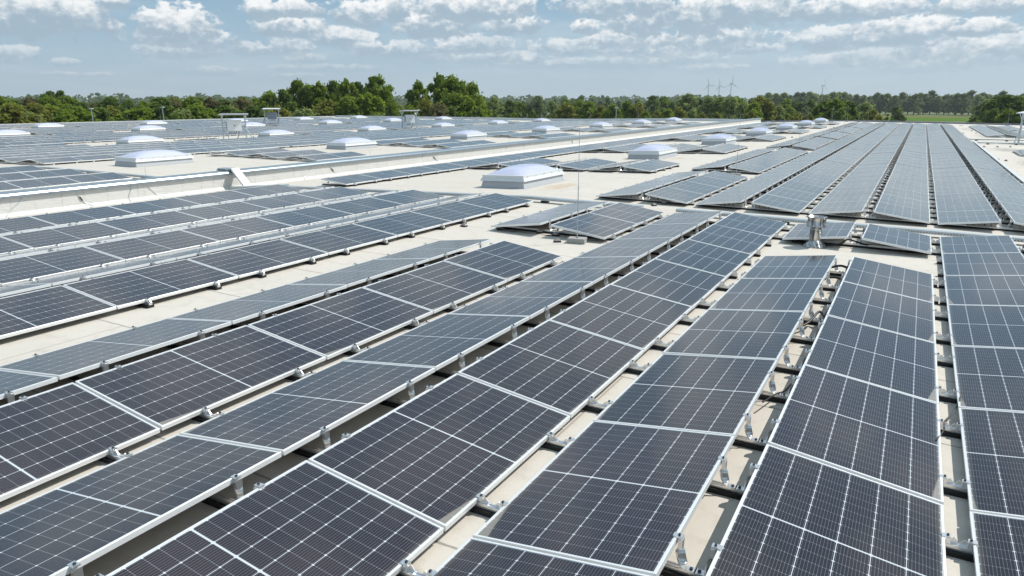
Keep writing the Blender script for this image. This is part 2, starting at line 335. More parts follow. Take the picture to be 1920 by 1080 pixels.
# ------------------------------------------------------------------ mesh helpers
class MB:
    def __init__(s): s.v = []; s.f = []; s.mi = []; s.uv = {}
    def add(s, vs, fs, mi=0):
        o = len(s.v); s.v += [tuple(p) for p in vs]; s.f += [tuple(i + o for i in f) for f in fs]; s.mi += [mi] * len(fs); return o
    def quad(s, a, b, c, d, mi=0, uv=None):
        s.add([a, b, c, d], [(0, 1, 2, 3)], mi)
        if uv: s.uv[len(s.f) - 1] = uv
    def box(s, c, h, mi=0, M=None):
        P = [(c[0] + sx * h[0], c[1] + sy * h[1], c[2] + sz * h[2]) for sz in (-1, 1) for sy in (-1, 1) for sx in (-1, 1)]
        if M is not None: P = [tuple(M @ Vector(p)) for p in P]
        s.add(P, [(0, 2, 3, 1), (4, 5, 7, 6), (0, 1, 5, 4), (2, 6, 7, 3), (0, 4, 6, 2), (1, 3, 7, 5)], mi)
    def bar(s, a, b, w, t, mi=0, up=Vector((0, 0, 1))):
        a = Vector(a); b = Vector(b); d = (b - a); L = d.length; d.normalize()
        if abs(d.dot(up)) > .98: up = Vector((0, 1, 0))
        x = d.cross(up).normalized(); y = x.cross(d)
        M = Matrix((x, y, d)).transposed().to_4x4(); M.translation = (a + b) / 2
        s.box((0, 0, 0), (w / 2, t / 2, L / 2), mi, M)
    def tube(s, pts, r, n=6, mi=0, cap=True):
        pts = [Vector(p) for p in pts]; rs = r if isinstance(r, (list, tuple)) else [r] * len(pts)
        rings = []; prev = None
        for i, p in enumerate(pts):
            d = (pts[min(i + 1, len(pts) - 1)] - pts[max(i - 1, 0)]).normalized()
            up = Vector((0, 0, 1)) if abs(d.z) < .9 else Vector((0, 1, 0))
            x = d.cross(up).normalized() if prev is None else (prev - d * prev.dot(d)).normalized()
            prev = x; y = d.cross(x)
            rings.append([p + (x * math.cos(2 * math.pi * k / n) + y * math.sin(2 * math.pi * k / n)) * rs[i] for k in range(n)])
        o = len(s.v); s.v += [tuple(q) for rg in rings for q in rg]
        for i in range(len(pts) - 1):
            for k in range(n):
                s.f.append((o + i * n + k, o + i * n + (k + 1) % n, o + (i + 1) * n + (k + 1) % n, o + (i + 1) * n + k)); s.mi.append(mi)
        if cap:
            s.f.append(tuple(o + k for k in range(n))[::-1]); s.mi.append(mi)
            s.f.append(tuple(o + (len(pts) - 1) * n + k for k in range(n))); s.mi.append(mi)
    def lathe(s, prof, n=24, mi=0, c=(0, 0)):
        o = len(s.v)
        for (r, z) in prof:
            s.v += [(c[0] + r * math.cos(2 * math.pi * k / n), c[1] + r * math.sin(2 * math.pi * k / n), z) for k in range(n)]
        for i in range(len(prof) - 1):
            for k in range(n):
                s.f.append((o + i * n + k, o + i * n + (k + 1) % n, o + (i + 1) * n + (k + 1) % n, o + (i + 1) * n + k)); s.mi.append(mi)
    def mesh(s, name, mats, smooth=False):
        me = bpy.data.meshes.new(name); me.from_pydata(s.v, [], s.f)
        for m_ in (mats if isinstance(mats, (list, tuple)) else [mats]): me.materials.append(m_)
        me.polygons.foreach_set('material_index', s.mi)
        if s.uv:
            ul = me.uv_layers.new(name='UVMap')
            for fi, uvs in s.uv.items():
                for li, q in zip(me.polygons[fi].loop_indices, uvs): ul.data[li].uv = q
        if smooth: me.polygons.foreach_set('use_smooth', [True] * len(me.polygons))
        me.update(); return me
def link(name, me, parent=None, M=None):
    o = bpy.data.objects.new(name, me); COL.objects.link(o)
    if parent is not None: o.parent = parent
    if M is not None: o.matrix_local = M
    return o
def tag(o, label=None, cat=None, group=None, kind=None):
    if label: o['label'] = label
    if cat: o['category'] = cat
    if group: o['group'] = group
    if kind: o['kind'] = kind
    return o
def T(x, y, z, rz=0.0, s=1.0):
    return Matrix.Translation((x, y, z)) @ Matrix.Rotation(rz, 4, 'Z') @ Matrix.Scale(s, 4)
def ordn(n):
    w = ['first', 'second', 'third', 'fourth', 'fifth', 'sixth', 'seventh', 'eighth', 'ninth', 'tenth', 'eleventh', 'twelfth']
    if n <= 12: return w[n - 1]
    return '%d%s' % (n, 'th' if 10 <= n % 100 <= 20 else {1: 'st', 2: 'nd', 3: 'rd'}.get(n % 10, 'th'))

# ------------------------------------------------------------------ roof profile (shallow falls)
PX = [-96, -83, -65, -47, -29, -18.6, -8.2, 0, 24]
PZ = [-.20, -.25, -.25, -.37, -.06, -.14, .112, 0, -.33]
def zr(x):
    if x <= PX[0]: return PZ[0]
    for i in range(len(PX) - 1):
        if x <= PX[i + 1]:
            t = (x - PX[i]) / (PX[i + 1] - PX[i]); return PZ[i] * (1 - t) + PZ[i + 1] * t
    return PZ[-1]
Y_NEAR, Y_BACK = -6.0, 101.5
GZ = -9.0
bld = link('warehouse_building', None, None, T(0, 0, GZ))
tag(bld, 'long flat roofed warehouse whose pale membrane roof carries all the solar rows', 'building')
def bpart(name, mb, mats, parent=bld, smooth=False, label=None):
    o = link(name, mb.mesh(name, mats, smooth), parent, Matrix.Translation((0, 0, -GZ)))
    if label: o['label'] = label
    return o
XL, XR = -93.0, 24.0
mb = MB()
xs = sorted(set([p for p in PX if XL < p < XR] + [XL, XR]))
for a, b in zip(xs, xs[1:]):
    mb.quad((a, Y_NEAR, zr(a)), (b, Y_NEAR, zr(b)), (b, Y_BACK, zr(b)), (a, Y_BACK, zr(a)))
bpart('roof', mb, M_ROOF)
mb = MB()
for (x0, y0, x1, y1) in [(XL, Y_NEAR, XR, Y_NEAR), (XR, Y_NEAR, XR, Y_BACK), (XR, Y_BACK, XL, Y_BACK), (XL, Y_BACK, XL, Y_NEAR)]:
    mb.quad((x0, y0, GZ - .2), (x1, y1, GZ - .2), (x1, y1, -.45), (x0, y0, -.45))
bpart('facade', mb, M_FACADE)
# parapets
def parapet(x0, y0, x1, y1, h, th, mt, capm, name='parapet', n=1, label=None):
    mb = MB(); d = Vector((x1 - x0, y1 - y0, 0)); L = d.length; d.normalize(); nn = Vector((-d.y, d.x, 0)) * th / 2
    K = max(1, int(L / 6)) if n else 1
    for i in range(K):
        a = Vector((x0, y0, 0)) + d * (L * i / K); b = Vector((x0, y0, 0)) + d * (L * (i + 1) / K)
        za, zb = zr(a.x), zr(b.x)
        P = [(a - nn), (b - nn), (b + nn), (a + nn)]
        lo = [(p.x, p.y, -.5) for p in P]; hi = [(P[0].x, P[0].y, za + h), (P[1].x, P[1].y, zb + h), (P[2].x, P[2].y, zb + h), (P[3].x, P[3].y, za + h)]
        mb.add(lo + hi, [(0, 1, 5, 4), (2, 3, 7, 6), (4, 5, 6, 7)] + ([(3, 0, 4, 7)] if i == 0 else []) + ([(1, 2, 6, 5)] if i == K - 1 else []), 0)
        Q = [(a - nn * 1.25), (b - nn * 1.25), (b + nn * 1.25), (a + nn * 1.25)]
        zz = [za, zb, zb, za]
        lo = [(p.x, p.y, z_ + h + .003) for p, z_ in zip(Q, zz)]; hi = [(p.x, p.y, z_ + h + .05) for p, z_ in zip(Q, zz)]
        mb.add(lo + hi, [(0, 1, 5, 4), (1, 2, 6, 5), (2, 3, 7, 6), (3, 0, 4, 7), (4, 5, 6, 7), (0, 3, 2, 1)], 1)
    o = bpart(name, mb, [mt, capm])
    if label: o['label'] = label
    return o
parapet(-18.4, Y_BACK, XR, Y_BACK, .12, .3, M_PARA, M_PARA)
parapet(XL, Y_BACK, -19.1, Y_BACK, .30, .3, M_GALV, M_GALV)
parapet(XL, Y_NEAR, XL, Y_BACK, .18, .35, M_WALL, M_WHITE, label='white topped left roof edge')
# divider wall with capping
WX, WT, WH = -18.6, .40, .46
zb = zr(WX)
mb = MB(); mb.box((WX - WT / 2, (Y_NEAR + Y_BACK) / 2, zb + WH / 2 - .1), (WT / 2, (Y_BACK - Y_NEAR) / 2 - .2, WH / 2 + .1))
for k in range(0, 50):   # wedge fillet of membrane at the foot
    pass
mb.add([(WX + .002, Y_NEAR + .2, zb + .09), (WX + .10, Y_NEAR + .2, zb + .003), (WX + .10, Y_BACK - .2, zb + .003), (WX + .002, Y_BACK - .2, zb + .09)], [(0, 1, 2, 3)])
dw = bpart('divider_wall', mb, M_WALL, label='low white membrane wall running the length of the roof')
mb = MB()
prof = [(.07, -.02), (.075, .035), (.05, .075), (-.02, .095), (-WT / 2, .10), (-WT + .02, .095), (-WT - .05, .075), (-WT - .075, .035), (-WT - .07, -.02)]
K = 34
for i in range(K):
    ya = Y_NEAR + .2 + (Y_BACK - Y_NEAR - .4) * i / K + .004; yb = Y_NEAR + .2 + (Y_BACK - Y_NEAR - .4) * (i + 1) / K - .004
    vs = [(WX + p[0], ya, zb + WH + p[1]) for p in prof] + [(WX + p[0], yb, zb + WH + p[1]) for p in prof]; n = len(prof)
    mb.add(vs, [(j, j + 1, n + j + 1, n + j) for j in range(n - 1)] + [tuple(range(n))[::-1], tuple(range(n, 2 * n))], 0)
    mb.box((WX + .02, (ya + yb) / 2, zb + WH + .085), (.02, .02, .014), 0)
cap = bpart('wall_capping', mb, M_CAP, parent=bld)

# ------------------------------------------------------------------ ground
gnd = MB(); gnd.quad((-14000, -3000, GZ), (14000, -3000, GZ), (14000, 16000, GZ), (-14000, 16000, GZ))
tag(link('ground', gnd.mesh('ground', M_GROUND)), kind='structure')

# ------------------------------------------------------------------ solar panels
HG = .11                     # half ridge gap
ZH, ZL_ = .24, .10           # top of the frame above the roof, high and low edge
def panel_mats(r, side, y0):
    """world matrix of a panel: local x from high to low edge, origin at the middle of its top"""
    xh = r + side * HG
    xl = xh + side * 1.061
    H = Vector((xh, 0, zr(xh) + ZH)); L = Vector((xl, 0, zr(xl) + ZL_))
    ex = (L - H).normalized(); ey = Vector((0, side, 0)); ez = ex.cross(ey)
    c = H + ex * (PW / 2) + Vector((0, y0 + PL / 2, 0))
    M = Matrix((ex, ey, ez)).transposed().to_4x4(); M.translation = c + Vector((random.gauss(0, .0015), 0, random.gauss(0, .0015)))
    return M @ Matrix.Rotation(random.gauss(0, R(.07)), 4, 'X') @ Matrix.Rotation(random.gauss(0, R(.12)), 4, 'Y')
def frame_mesh():
    mb = MB(); a, b = PW / 2, PL / 2
    o = [(-a, -b), (a, -b), (a, b), (-a, b)]; i = [(-a + FR, -b + FR), (a - FR, -b + FR), (a - FR, b - FR), (-a + FR, b - FR)]
    c = .0015
    oc = [(x - math.copysign(c, x), y - math.copysign(c, y)) for x, y in o]
    for k in range(4):
        l = (k + 1) % 4
        mb.quad((*oc[k], 0), (*oc[l], 0), (*i[l], 0), (*i[k], 0))
        mb.quad((*o[k], -c), (*o[l], -c), (*oc[l], 0), (*oc[k], 0))
        mb.quad((*i[k], 0), (*i[l], 0), (*i[l], -.006), (*i[k], -.006))
        mb.quad((*o[k], -.035), (*o[l], -.035), (*o[l], -c), (*o[k], -c))
        j = [(x * (a - .03) / a, y * (b - .03) / b) for x, y in o]
        mb.quad((*j[k], -.035), (*j[l], -.035), (*o[l], -.035), (*o[k], -.035))
    return mb.mesh('panel_frame', M_FRAME)
def glass_mesh(flip, mt):
    mb = MB(); a, b = PW / 2 - FR + .002, PL / 2 - FR + .002
    P = [(-a, -b), (a, -b), (a, b), (-a, b)]
    uv = [(p[0] + PW / 2, (p[1] if not flip else -p[1]) + PL / 2) for p in P]
    mb.quad(*[(*p, -.004) for p in P], 0, uv)
    mb.quad(*[(*p, -.009) for p in P[::-1]], 1)
    return mb.mesh('panel_glass', [mt, M_BACK])
ME_FRAME = frame_mesh()
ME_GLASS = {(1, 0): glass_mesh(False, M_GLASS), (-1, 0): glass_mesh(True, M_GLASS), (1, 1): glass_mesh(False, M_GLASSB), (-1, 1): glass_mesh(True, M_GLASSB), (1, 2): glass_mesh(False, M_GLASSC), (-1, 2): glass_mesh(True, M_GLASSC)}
PIT = 1.742
E1 = 15.21; S2 = 16.95
panels = []    # (r, side, y0, rowkey, order key)
def run(r, sides, y0, n, region, back=False, gap_every=0):
    for k in range(n):
        y = y0 + PIT * k + (.20 * (k // gap_every) if gap_every else 0)
        for s in sides: panels.append((r, s, y, region))
rails = []     # (x0, x1, y, region)
def add_rails(ridges, sides, y0, n, region, gap_every=0, xpad=.06):
    x0 = min(ridges) - ((HG + 1.061) if -1 in sides.get(min(ridges), (-1, 1)) else .1) - xpad
    x1 = max(ridges) + ((HG + 1.061) if 1 in sides.get(max(ridges), (-1, 1)) else .1) + xpad
    for k in range(n):
        y = y0 + PIT * k + (.20 * (k // gap_every) if gap_every else 0)
        for q in (.37, PL - .37): rails.append((x0, x1, y + q, [(r, s) for r in ridges for s in sides.get(r, (-1, 1))], region))
BOTH = (-1, 1)
# near block
for r in (1.75, -3.25):
    run(r, BOTH, E1 - PIT * 9, 9, 'near')
run(-.73, BOTH, E1 - PIT * 8, 6, 'near'); run(-.73, BOTH, E1 - PIT, 1, 'near single')
run(-5.78, BOTH, E1 - PIT * 8, 5, 'near'); run(-5.78, BOTH, E1 - PIT * 2, 2, 'near pair')
for r in (-9.0, -11.5, -14.0): run(r, BOTH, E1 - PIT * 8, 8, 'near')
run(-16.4, (1,), E1 - PIT * 6, 6, 'near')
SD = {-16.4: (1,)}
add_rails([1.75, -.73, -3.25, -5.78], {}, E1 - PIT * 8, 5, 'near'); 
add_rails([1.75], {}, E1 - PIT * 3, 1, 'near'); add_rails([-3.25], {}, E1 - PIT * 3, 1, 'near'); add_rails([-.73], {}, E1 - PIT * 3, 1, 'near')
add_rails([1.75], {}, E1 - PIT * 2, 1, 'near'); add_rails([-3.25, -5.78], {}, E1 - PIT * 2, 1, 'near')
add_rails([1.75, -.73, -3.25, -5.78], {}, E1 - PIT, 1, 'near')
add_rails([-9.0, -11.5, -14.0, -16.4], SD, E1 - PIT * 6, 6, 'near left')
# long far block
NF = 43
for r in (1.75, -.73, -3.25): run(r, BOTH, S2, NF, 'far', gap_every=8)
add_rails([1.75, -.73, -3.25], {}, S2, NF, 'far', gap_every=8)
for (y0, n) in ((S2, 4), (25.78, 7), (40.1, 6), (51.9, 5), (61.9, 6), (73.9, 10)):
    run(-5.78, BOTH, y0, n, 'far'); add_rails([-5.78], {}, y0, n, 'far side')
BL = [(23.92, 2), (34.6, 3), (47.0, 3), (59.4, 3), (71.8, 3), (84.2, 3)]
for (y0, n) in BL:
    for r in (-9.0, -11.5, -14.0): run(r, BOTH, y0, n, 'island')
    add_rails([-9.0, -11.5, -14.0], {}, y0, n, 'island')
run(-16.4, (1,), S2, 4, 'wall row'); run(-16.4, (1,), 24.05, 40, 'wall row')
add_rails([-16.4], SD, S2, 4, 'wall row'); add_rails([-16.4], SD, 24.05, 40, 'wall row')
# right of the tray
run(5.55, (-1, 1), 64.3, 15, 'right side'); run(8.0, (-1,), 67.8, 5, 'right side'); run(8.0, (-1,), 78.5, 7, 'right side'); run(5.55, (-1, 1), 42.5, 2, 'right side')
# left roof
LA = (-24.35, -26.85, -29.35)
for r in LA: run(r, BOTH, E1 - PIT * 6, 6, 'left near')
for (y0, n) in BL:
    for r in LA: run(r, BOTH, y0 + .05, n, 'left island')
for r in (-33.4, -35.9, -38.4, -40.9, -43.4):
    run(r, BOTH, E1 - PIT * 2, 2, 'left near'); run(r, BOTH, S2 + .3, 46 - 3, 'left far', gap_every=8)
for r in (-46.6, -49.1):
    for (y0, n) in [(20.4, 4)] + BL[2:]: run(r, BOTH, y0 + .2, n, 'left island')
run(-46.6, (-1,), 34.9, 2, 'left island')
for r in (-52.9, -55.4, -57.9, -60.4): run(r, BOTH, S2 + .3, 43, 'left far', gap_every=8)
for r in (-63.6, -66.1):
    for (y0, n) in BL: run(r, BOTH, y0 + .2, n, 'left island')
for r in (-69.2, -71.7, -74.2, -76.7): run(r, BOTH, S2 + .3, 43, 'left far', gap_every=8)
for r in (-80.5, -83.0):
    for (y0, n) in BL: run(r, BOTH, y0 + .2, n, 'left island')
for r in (-86.6, -89.1): run(r, BOTH, S2 + .3, 43, 'left far', gap_every=8)

def vis_area(M):
    P = [proj(M @ Vector((sx * PW / 2, sy * PL / 2, 0))) for sx, sy in ((-1, -1), (1, -1), (1, 1), (-1, 1))]
    if any(p is None for p in P): return 0
    # clip polygon to the frame
    poly = [(p[0], p[1]) for p in P]
    for ax, lim, sgn in ((0, 0, 1), (0, 1920, -1), (1, 0, 1), (1, 1080, -1)):
        out = []
        for i in range(len(poly)):
            a, b = poly[i], poly[(i + 1) % len(poly)]
            ia, ib = (a[ax] - lim) * sgn >= 0, (b[ax] - lim) * sgn >= 0
            if ia: out.append(a)
            if ia != ib:
                t = (lim - a[ax]) / (b[ax] - a[ax]); out.append((a[0] + t * (b[0] - a[0]), a[1] + t * (b[1] - a[1])))
        poly = out
        if not poly: return 0
    return abs(sum(poly[i][0] * poly[(i + 1) % len(poly)][1] - poly[(i + 1) % len(poly)][0] * poly[i][1] for i in range(len(poly)))) / 2
def near_view(M, mx=260):
    p = proj(M.translation)
    return p is not None and -mx < p[0] < 1920 + mx and p[1] < 1080 + 500
P2 = []
for (r, s, y, reg) in panels:
    M = panel_mats(r, s, y)
    if near_view(M) or (reg.startswith('near') and y > 0): P2.append((vis_area(M), r, s, y, reg, M))
P2.sort(key=lambda t: -t[0])
IND = [t for t in P2 if t[0] > 0][:300]; REST = P2[len(IND):] if len(IND) < 300 else P2[300:]

ROWN = {(1.75, 1): 'in the far right row', (1.75, -1): 'in the row at the right frame edge',
        (-.73, 1): 'in the row right of the steel flue', (-.73, -1): 'in the row under the steel flue',
        (-3.25, 1): 'in the row left of the flue row', (-3.25, -1): 'in the middle row facing left',
        (-5.78, 1): 'in the row ending near the rod block', (-5.78, -1): 'in the grey row beside the pale aisle',
        (-9.0, 1): 'in the row beyond the pale aisle', (-9.0, -1): 'in the left facing strip beyond the aisle',
        (-11.5, 1): 'in the second row before the wall', (-11.5, -1): 'in the hidden strip before the wall',
        (-14.0, 1): 'in the row nearest but one to the wall', (-14.0, -1): 'in the strip nearest the wall',
        (-16.4, 1): 'in the row along the divider wall'}
groups = {}
for t in IND: groups.setdefault((t[1], t[2], t[4]), []).append(t)
proto = None
cnt = 0
for key, L in sorted(groups.items(), key=lambda kv: (-kv[0][0], -kv[0][1], kv[0][2])):
    r, s, reg = key; L.sort(key=lambda t: t[3])
    rn = ROWN.get((r, s), 'in the row at %d m left of the wall' % round(abs(r + 18.6)))
    if reg == 'far': rn = {(1.75, 1): 'of the rightmost long row', (1.75, -1): 'of the second long row from right', (-.73, 1): 'of the third long row from right', (-.73, -1): 'of the fourth long row from right',
                           (-3.25, 1): 'of the fifth long row from right', (-3.25, -1): 'of the sixth long row from right', (-5.78, 1): 'of the short blue row beside the long rows', (-5.78, -1): 'of the leftmost short grey row'}[(r, s)]
    for i, t in enumerate(L):
        o = link('solar_panel', None, None, t[5])
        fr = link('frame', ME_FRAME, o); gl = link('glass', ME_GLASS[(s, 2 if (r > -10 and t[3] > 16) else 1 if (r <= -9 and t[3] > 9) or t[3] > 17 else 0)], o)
        if reg == 'near': lb = 'solar panel, %s from the camera %s' % (ordn(i + 1), rn)
        elif reg == 'near single': lb = 'lone solar panel %s the steel flue' % ('right of' if s > 0 else 'behind')
        elif reg == 'near pair': lb = '%s panel of the %s pair behind the rod block' % ('nearer' if i == 0 else 'farther', 'blue' if s > 0 else 'grey')
        elif reg == 'far': lb = 'solar panel, %s from the near end %s' % (ordn(i + 1), rn)
        elif reg == 'wall row': lb = 'solar panel, %s in the far row along the divider wall' % ordn(i + 1)
        elif reg == 'island': lb = '%s facing panel between skylights, %s from camera in the %s column' % ('right' if s > 0 else 'left', ordn(i + 1), {-9.0: 'right', -11.5: 'middle', -14.0: 'left'}[r])
        elif reg == 'left near': lb = 'solar panel behind the wall, %s in the %s facing row %d m beyond' % (ordn(i + 1), 'right' if s > 0 else 'left', round(-18.6 - r))
        elif reg == 'right side': lb = 'solar panel right of the long tray, %s of %s facing row %d' % (ordn(i + 1), 'right' if s > 0 else 'left', round(r))
        else: lb = '%s panel of the %s facing row %d m past the wall' % (ordn(i + 1), 'right' if s > 0 else 'left', round(-18.6 - r))
        tag(o, lb, 'solar panel', 'solar panels in tilted rows on the roof'); cnt += 1
# the many small far ones as one object
mb = MB(); a, b = PW / 2, PL / 2
for t in REST:
    M = t[5]; s = t[2]
    P = [M @ Vector((x, y, 0)) for x, y in ((-a, -b), (a, -b), (a, b), (-a, b))]; Q = [M @ Vector((x, y, -.035)) for x, y in ((-a, -b), (a, -b), (a, b), (-a, b))]
    mb.add(P + Q, [(4, 5, 1, 0), (5, 6, 2, 1), (6, 7, 3, 2), (7, 4, 0, 3), (4, 7, 6, 5), (0, 1, 2, 3)], 0)
    a2, b2 = a - FR, b - FR
    G = [M @ Vector((x, y, .003)) for x, y in ((-a2, -b2), (a2, -b2), (a2, b2), (-a2, b2))]
    uv = [(x + PW / 2, (y * s) + PL / 2) for x, y in ((-a2, -b2), (a2, -b2), (a2, b2), (-a2, b2))]
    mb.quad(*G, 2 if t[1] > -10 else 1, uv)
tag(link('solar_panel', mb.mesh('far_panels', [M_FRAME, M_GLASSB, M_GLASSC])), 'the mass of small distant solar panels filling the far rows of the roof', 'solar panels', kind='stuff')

# ------------------------------------------------------------------ mounting rails with arms and clamps
def arm_mesh():
    """ridge strut: foot on the rail at x=0, clamp at x=.06 over the high edge (right facing side)"""
    mb = MB()
    mb.box((-.012, 0, .061), (.042, .024, .003)); mb.box((-.028, 0, .068), (.008, .008, .005), 1)
    w = .023; pts = []
    N = 9
    for i in range(N):
        t = i / (N - 1); x = .006 + .030 * t + .006 * math.sin(t * math.pi); z = .064 + (ZH - .050 - .064) * t
        ang = math.radians(75 * math.sin(t * math.pi)); pts.append((x, z, ang))
    vs = []
    for (x, z, ang) in pts:
        dx, dy = math.sin(ang) * w, math.cos(ang) * w
        for sgn in (1, -1):
            vs.append((x + dx * sgn, dy * sgn, z)); vs.append((x + dx * sgn + .009, dy * sgn, z))
    fs = []
    for i in range(N - 1):
        o = i * 4; p = o + 4
        fs += [(o, o + 2, p + 2, p), (o + 1, p + 1, p + 3, o + 3), (o, p, p + 1, o + 1), (o + 2, o + 3, p + 3, p + 2)]
    mb.add(vs, fs)
    mb.box((.036, 0, ZH - .036), (.012, .023, .026)); mb.box((.052, 0, ZH + .004), (.026, .019, .0035)); mb.box((.046, 0, ZH + .012), (.006, .006, .005), 1)
    return mb.mesh('support_arm', [M_ALU, M_DARKM])
def clamp_mesh():
    """low clamp: x=0 is the low edge of a right facing panel"""
    mb = MB()
    mb.box((.026, 0, .061), (.040, .024, .003)); mb.box((.016, 0, .080), (.010, .021, .022))
    mb.box((.004, 0, ZL_ + .004), (.022, .018, .0035)); mb.box((.012, 0, ZL_ + .012), (.006, .006, .005), 1)
    mb.bar((.03, 0, .065), (.056, 0, .088), .04, .005, 0, Vector((0, 1, 0)))
    return mb.mesh('edge_clamp', [M_ALU, M_DARKM])
ME_ARM = arm_mesh(); ME_CLAMP = clamp_mesh()
def rail_mesh(x0, x1):
    """rail following the roof fall, y=0"""
    mb = MB(); ks = [x0] + [p for p in PX if x0 < p < x1] + [x1]
    for a, b in zip(ks, ks[1:]):
        mb.bar((a, 0, zr(a) + .046), (b, 0, zr(b) + .046), .042, .024)
        mb.bar((a, -.012, zr(a) + .0605), (b, -.012, zr(b) + .0605), .010, .004); mb.bar((a, .012, zr(a) + .0605), (b, .012, zr(b) + .0605), .010, .004)
    return mb.mesh('mounting_rail', M_ALU)
def mat_mesh(x0, x1):
    mb = MB(); ks = [x0] + [p for p in PX if x0 < p < x1] + [x1]
    for a, b in zip(ks, ks[1:]): mb.bar((a - .0, 0, zr(a) + .017), (b, 0, zr(b) + .017), .085, .032)
    return mb.mesh('rubber_mat', M_RUBBER)
cache = {}
rails_v = []
for (x0, x1, y, cols, reg) in rails:
    p = [proj((x, y, .1)) for x in (x0, (x0 + x1) / 2, x1)]
    if any(q and -250 < q[0] < 2170 and q[1] < 1400 for q in p): rails_v.append((x0, x1, y, cols, reg))
rails_v.sort(key=lambda t: math.hypot((t[0] + t[1]) / 2, t[2]))
reg_count = {}
RNAME = {'near': 'in the near block', 'near left': 'across the near rows beside the wall', 'far': 'under the long far rows', 'far side': 'under the short blue rows',
         'island': 'under the island panels between skylights', 'wall row': 'under the row along the wall'}
stuff_mb = MB()
nthing = 0
for i, (x0, x1, y, cols, reg) in enumerate(rails_v):
    if nthing >= 295 or (y > 60 and reg != 'far'):
        stuff_mb.bar((x0, y, zr((x0 + x1) / 2) + .04), (x1, y, zr((x0 + x1) / 2) + .04), .05, .03); continue
    nthing += 1
    key = (round(x0, 2), round(x1, 2)); near = y < 30 and not (y > 20 and reg in ('wall row',))
    if key not in cache: cache[key] = (rail_mesh(x0, x1), mat_mesh(x0, x1))
    n = reg_count.get((reg, key), 0) + 1; reg_count[(reg, key)] = n
    spans = {('near', -7.0): '', }
    lab = 'aluminium mounting rail, %s from the camera %s' % (ordn(n), RNAME[reg])
    if reg == 'near' and x1 - x0 < 8: lab += ', %s' % ('right' if x0 > .4 else 'middle' if x0 > -2.5 else 'left')
    if near:
        o = link('mounting_rail', cache[key][0], None, T(0, y, 0)); link('rubber_mat', cache[key][1], o)
        for (r, s) in cols:
            if s > 0: A = T(r + .05, 0, zr(r)); B = T(r + HG + 1.061, 0, zr(r + 1.17))
            else: A = T(r - .05, 0, zr(r), math.pi); B = T(r - HG - 1.061, 0, zr(r - 1.17), math.pi)
            link('support_arm', ME_ARM, o, A); link('edge_clamp', ME_CLAMP, o, B)
    else:
        k2 = ('j', key)
        if k2 not in cache:
            mb = MB(); ks = [x0] + [p for p in PX if x0 < p < x1] + [x1]
            for a_, b_ in zip(ks, ks[1:]):
                mb.bar((a_, 0, zr(a_) + .046), (b_, 0, zr(b_) + .046), .042, .024); mb.bar((a_, 0, zr(a_) + .017), (b_, 0, zr(b_) + .017), .085, .032, 1)
            for (r, s) in cols:
                mb.bar((r + s * .05, 0, zr(r) + .06), (r + s * (HG - .02), 0, zr(r) + ZH - .005), .04, .01); mb.box((r + s * HG, 0, zr(r) + ZH + .004), (.03, .02, .006))
                xl = r + s * (HG + 1.061); mb.box((xl + s * .012, 0, zr(xl) + .085), (.03, .022, .025))
            cache[k2] = mb.mesh('mounting_rail', [M_ALU, M_RUBBER])
        o = link('mounting_rail', cache[k2], None, T(0, y, 0))
    tag(o, lab, 'mounting rail', 'mounting rails under the solar rows')
# rails of the left roof and the remainder
for (r, s, y, reg) in panels:
    if r < -20 or r > 5:
        M = panel_mats(r, s, y)
        if not near_view(M): continue
        for q in (.37, PL - .37):
            xl = r + s * (HG + 1.061)
            stuff_mb.bar((r, y + q, zr(r) + .03), (xl + s * .05, y + q, zr(xl) + .03), .07, .05)
            stuff_mb.bar((r + s * .05, y + q, zr(r) + .05), (r + s * (HG - .02), y + q, zr(r) + ZH), .05, .012)
            stuff_mb.box((xl, y + q, zr(xl) + ZL_ + .002), (.022, .022, .008))
tag(link('mounting_rail', stuff_mb.mesh('far_rails', M_ALU)), 'the many distant mounting rails under the far rows', 'mounting rails', kind='stuff')

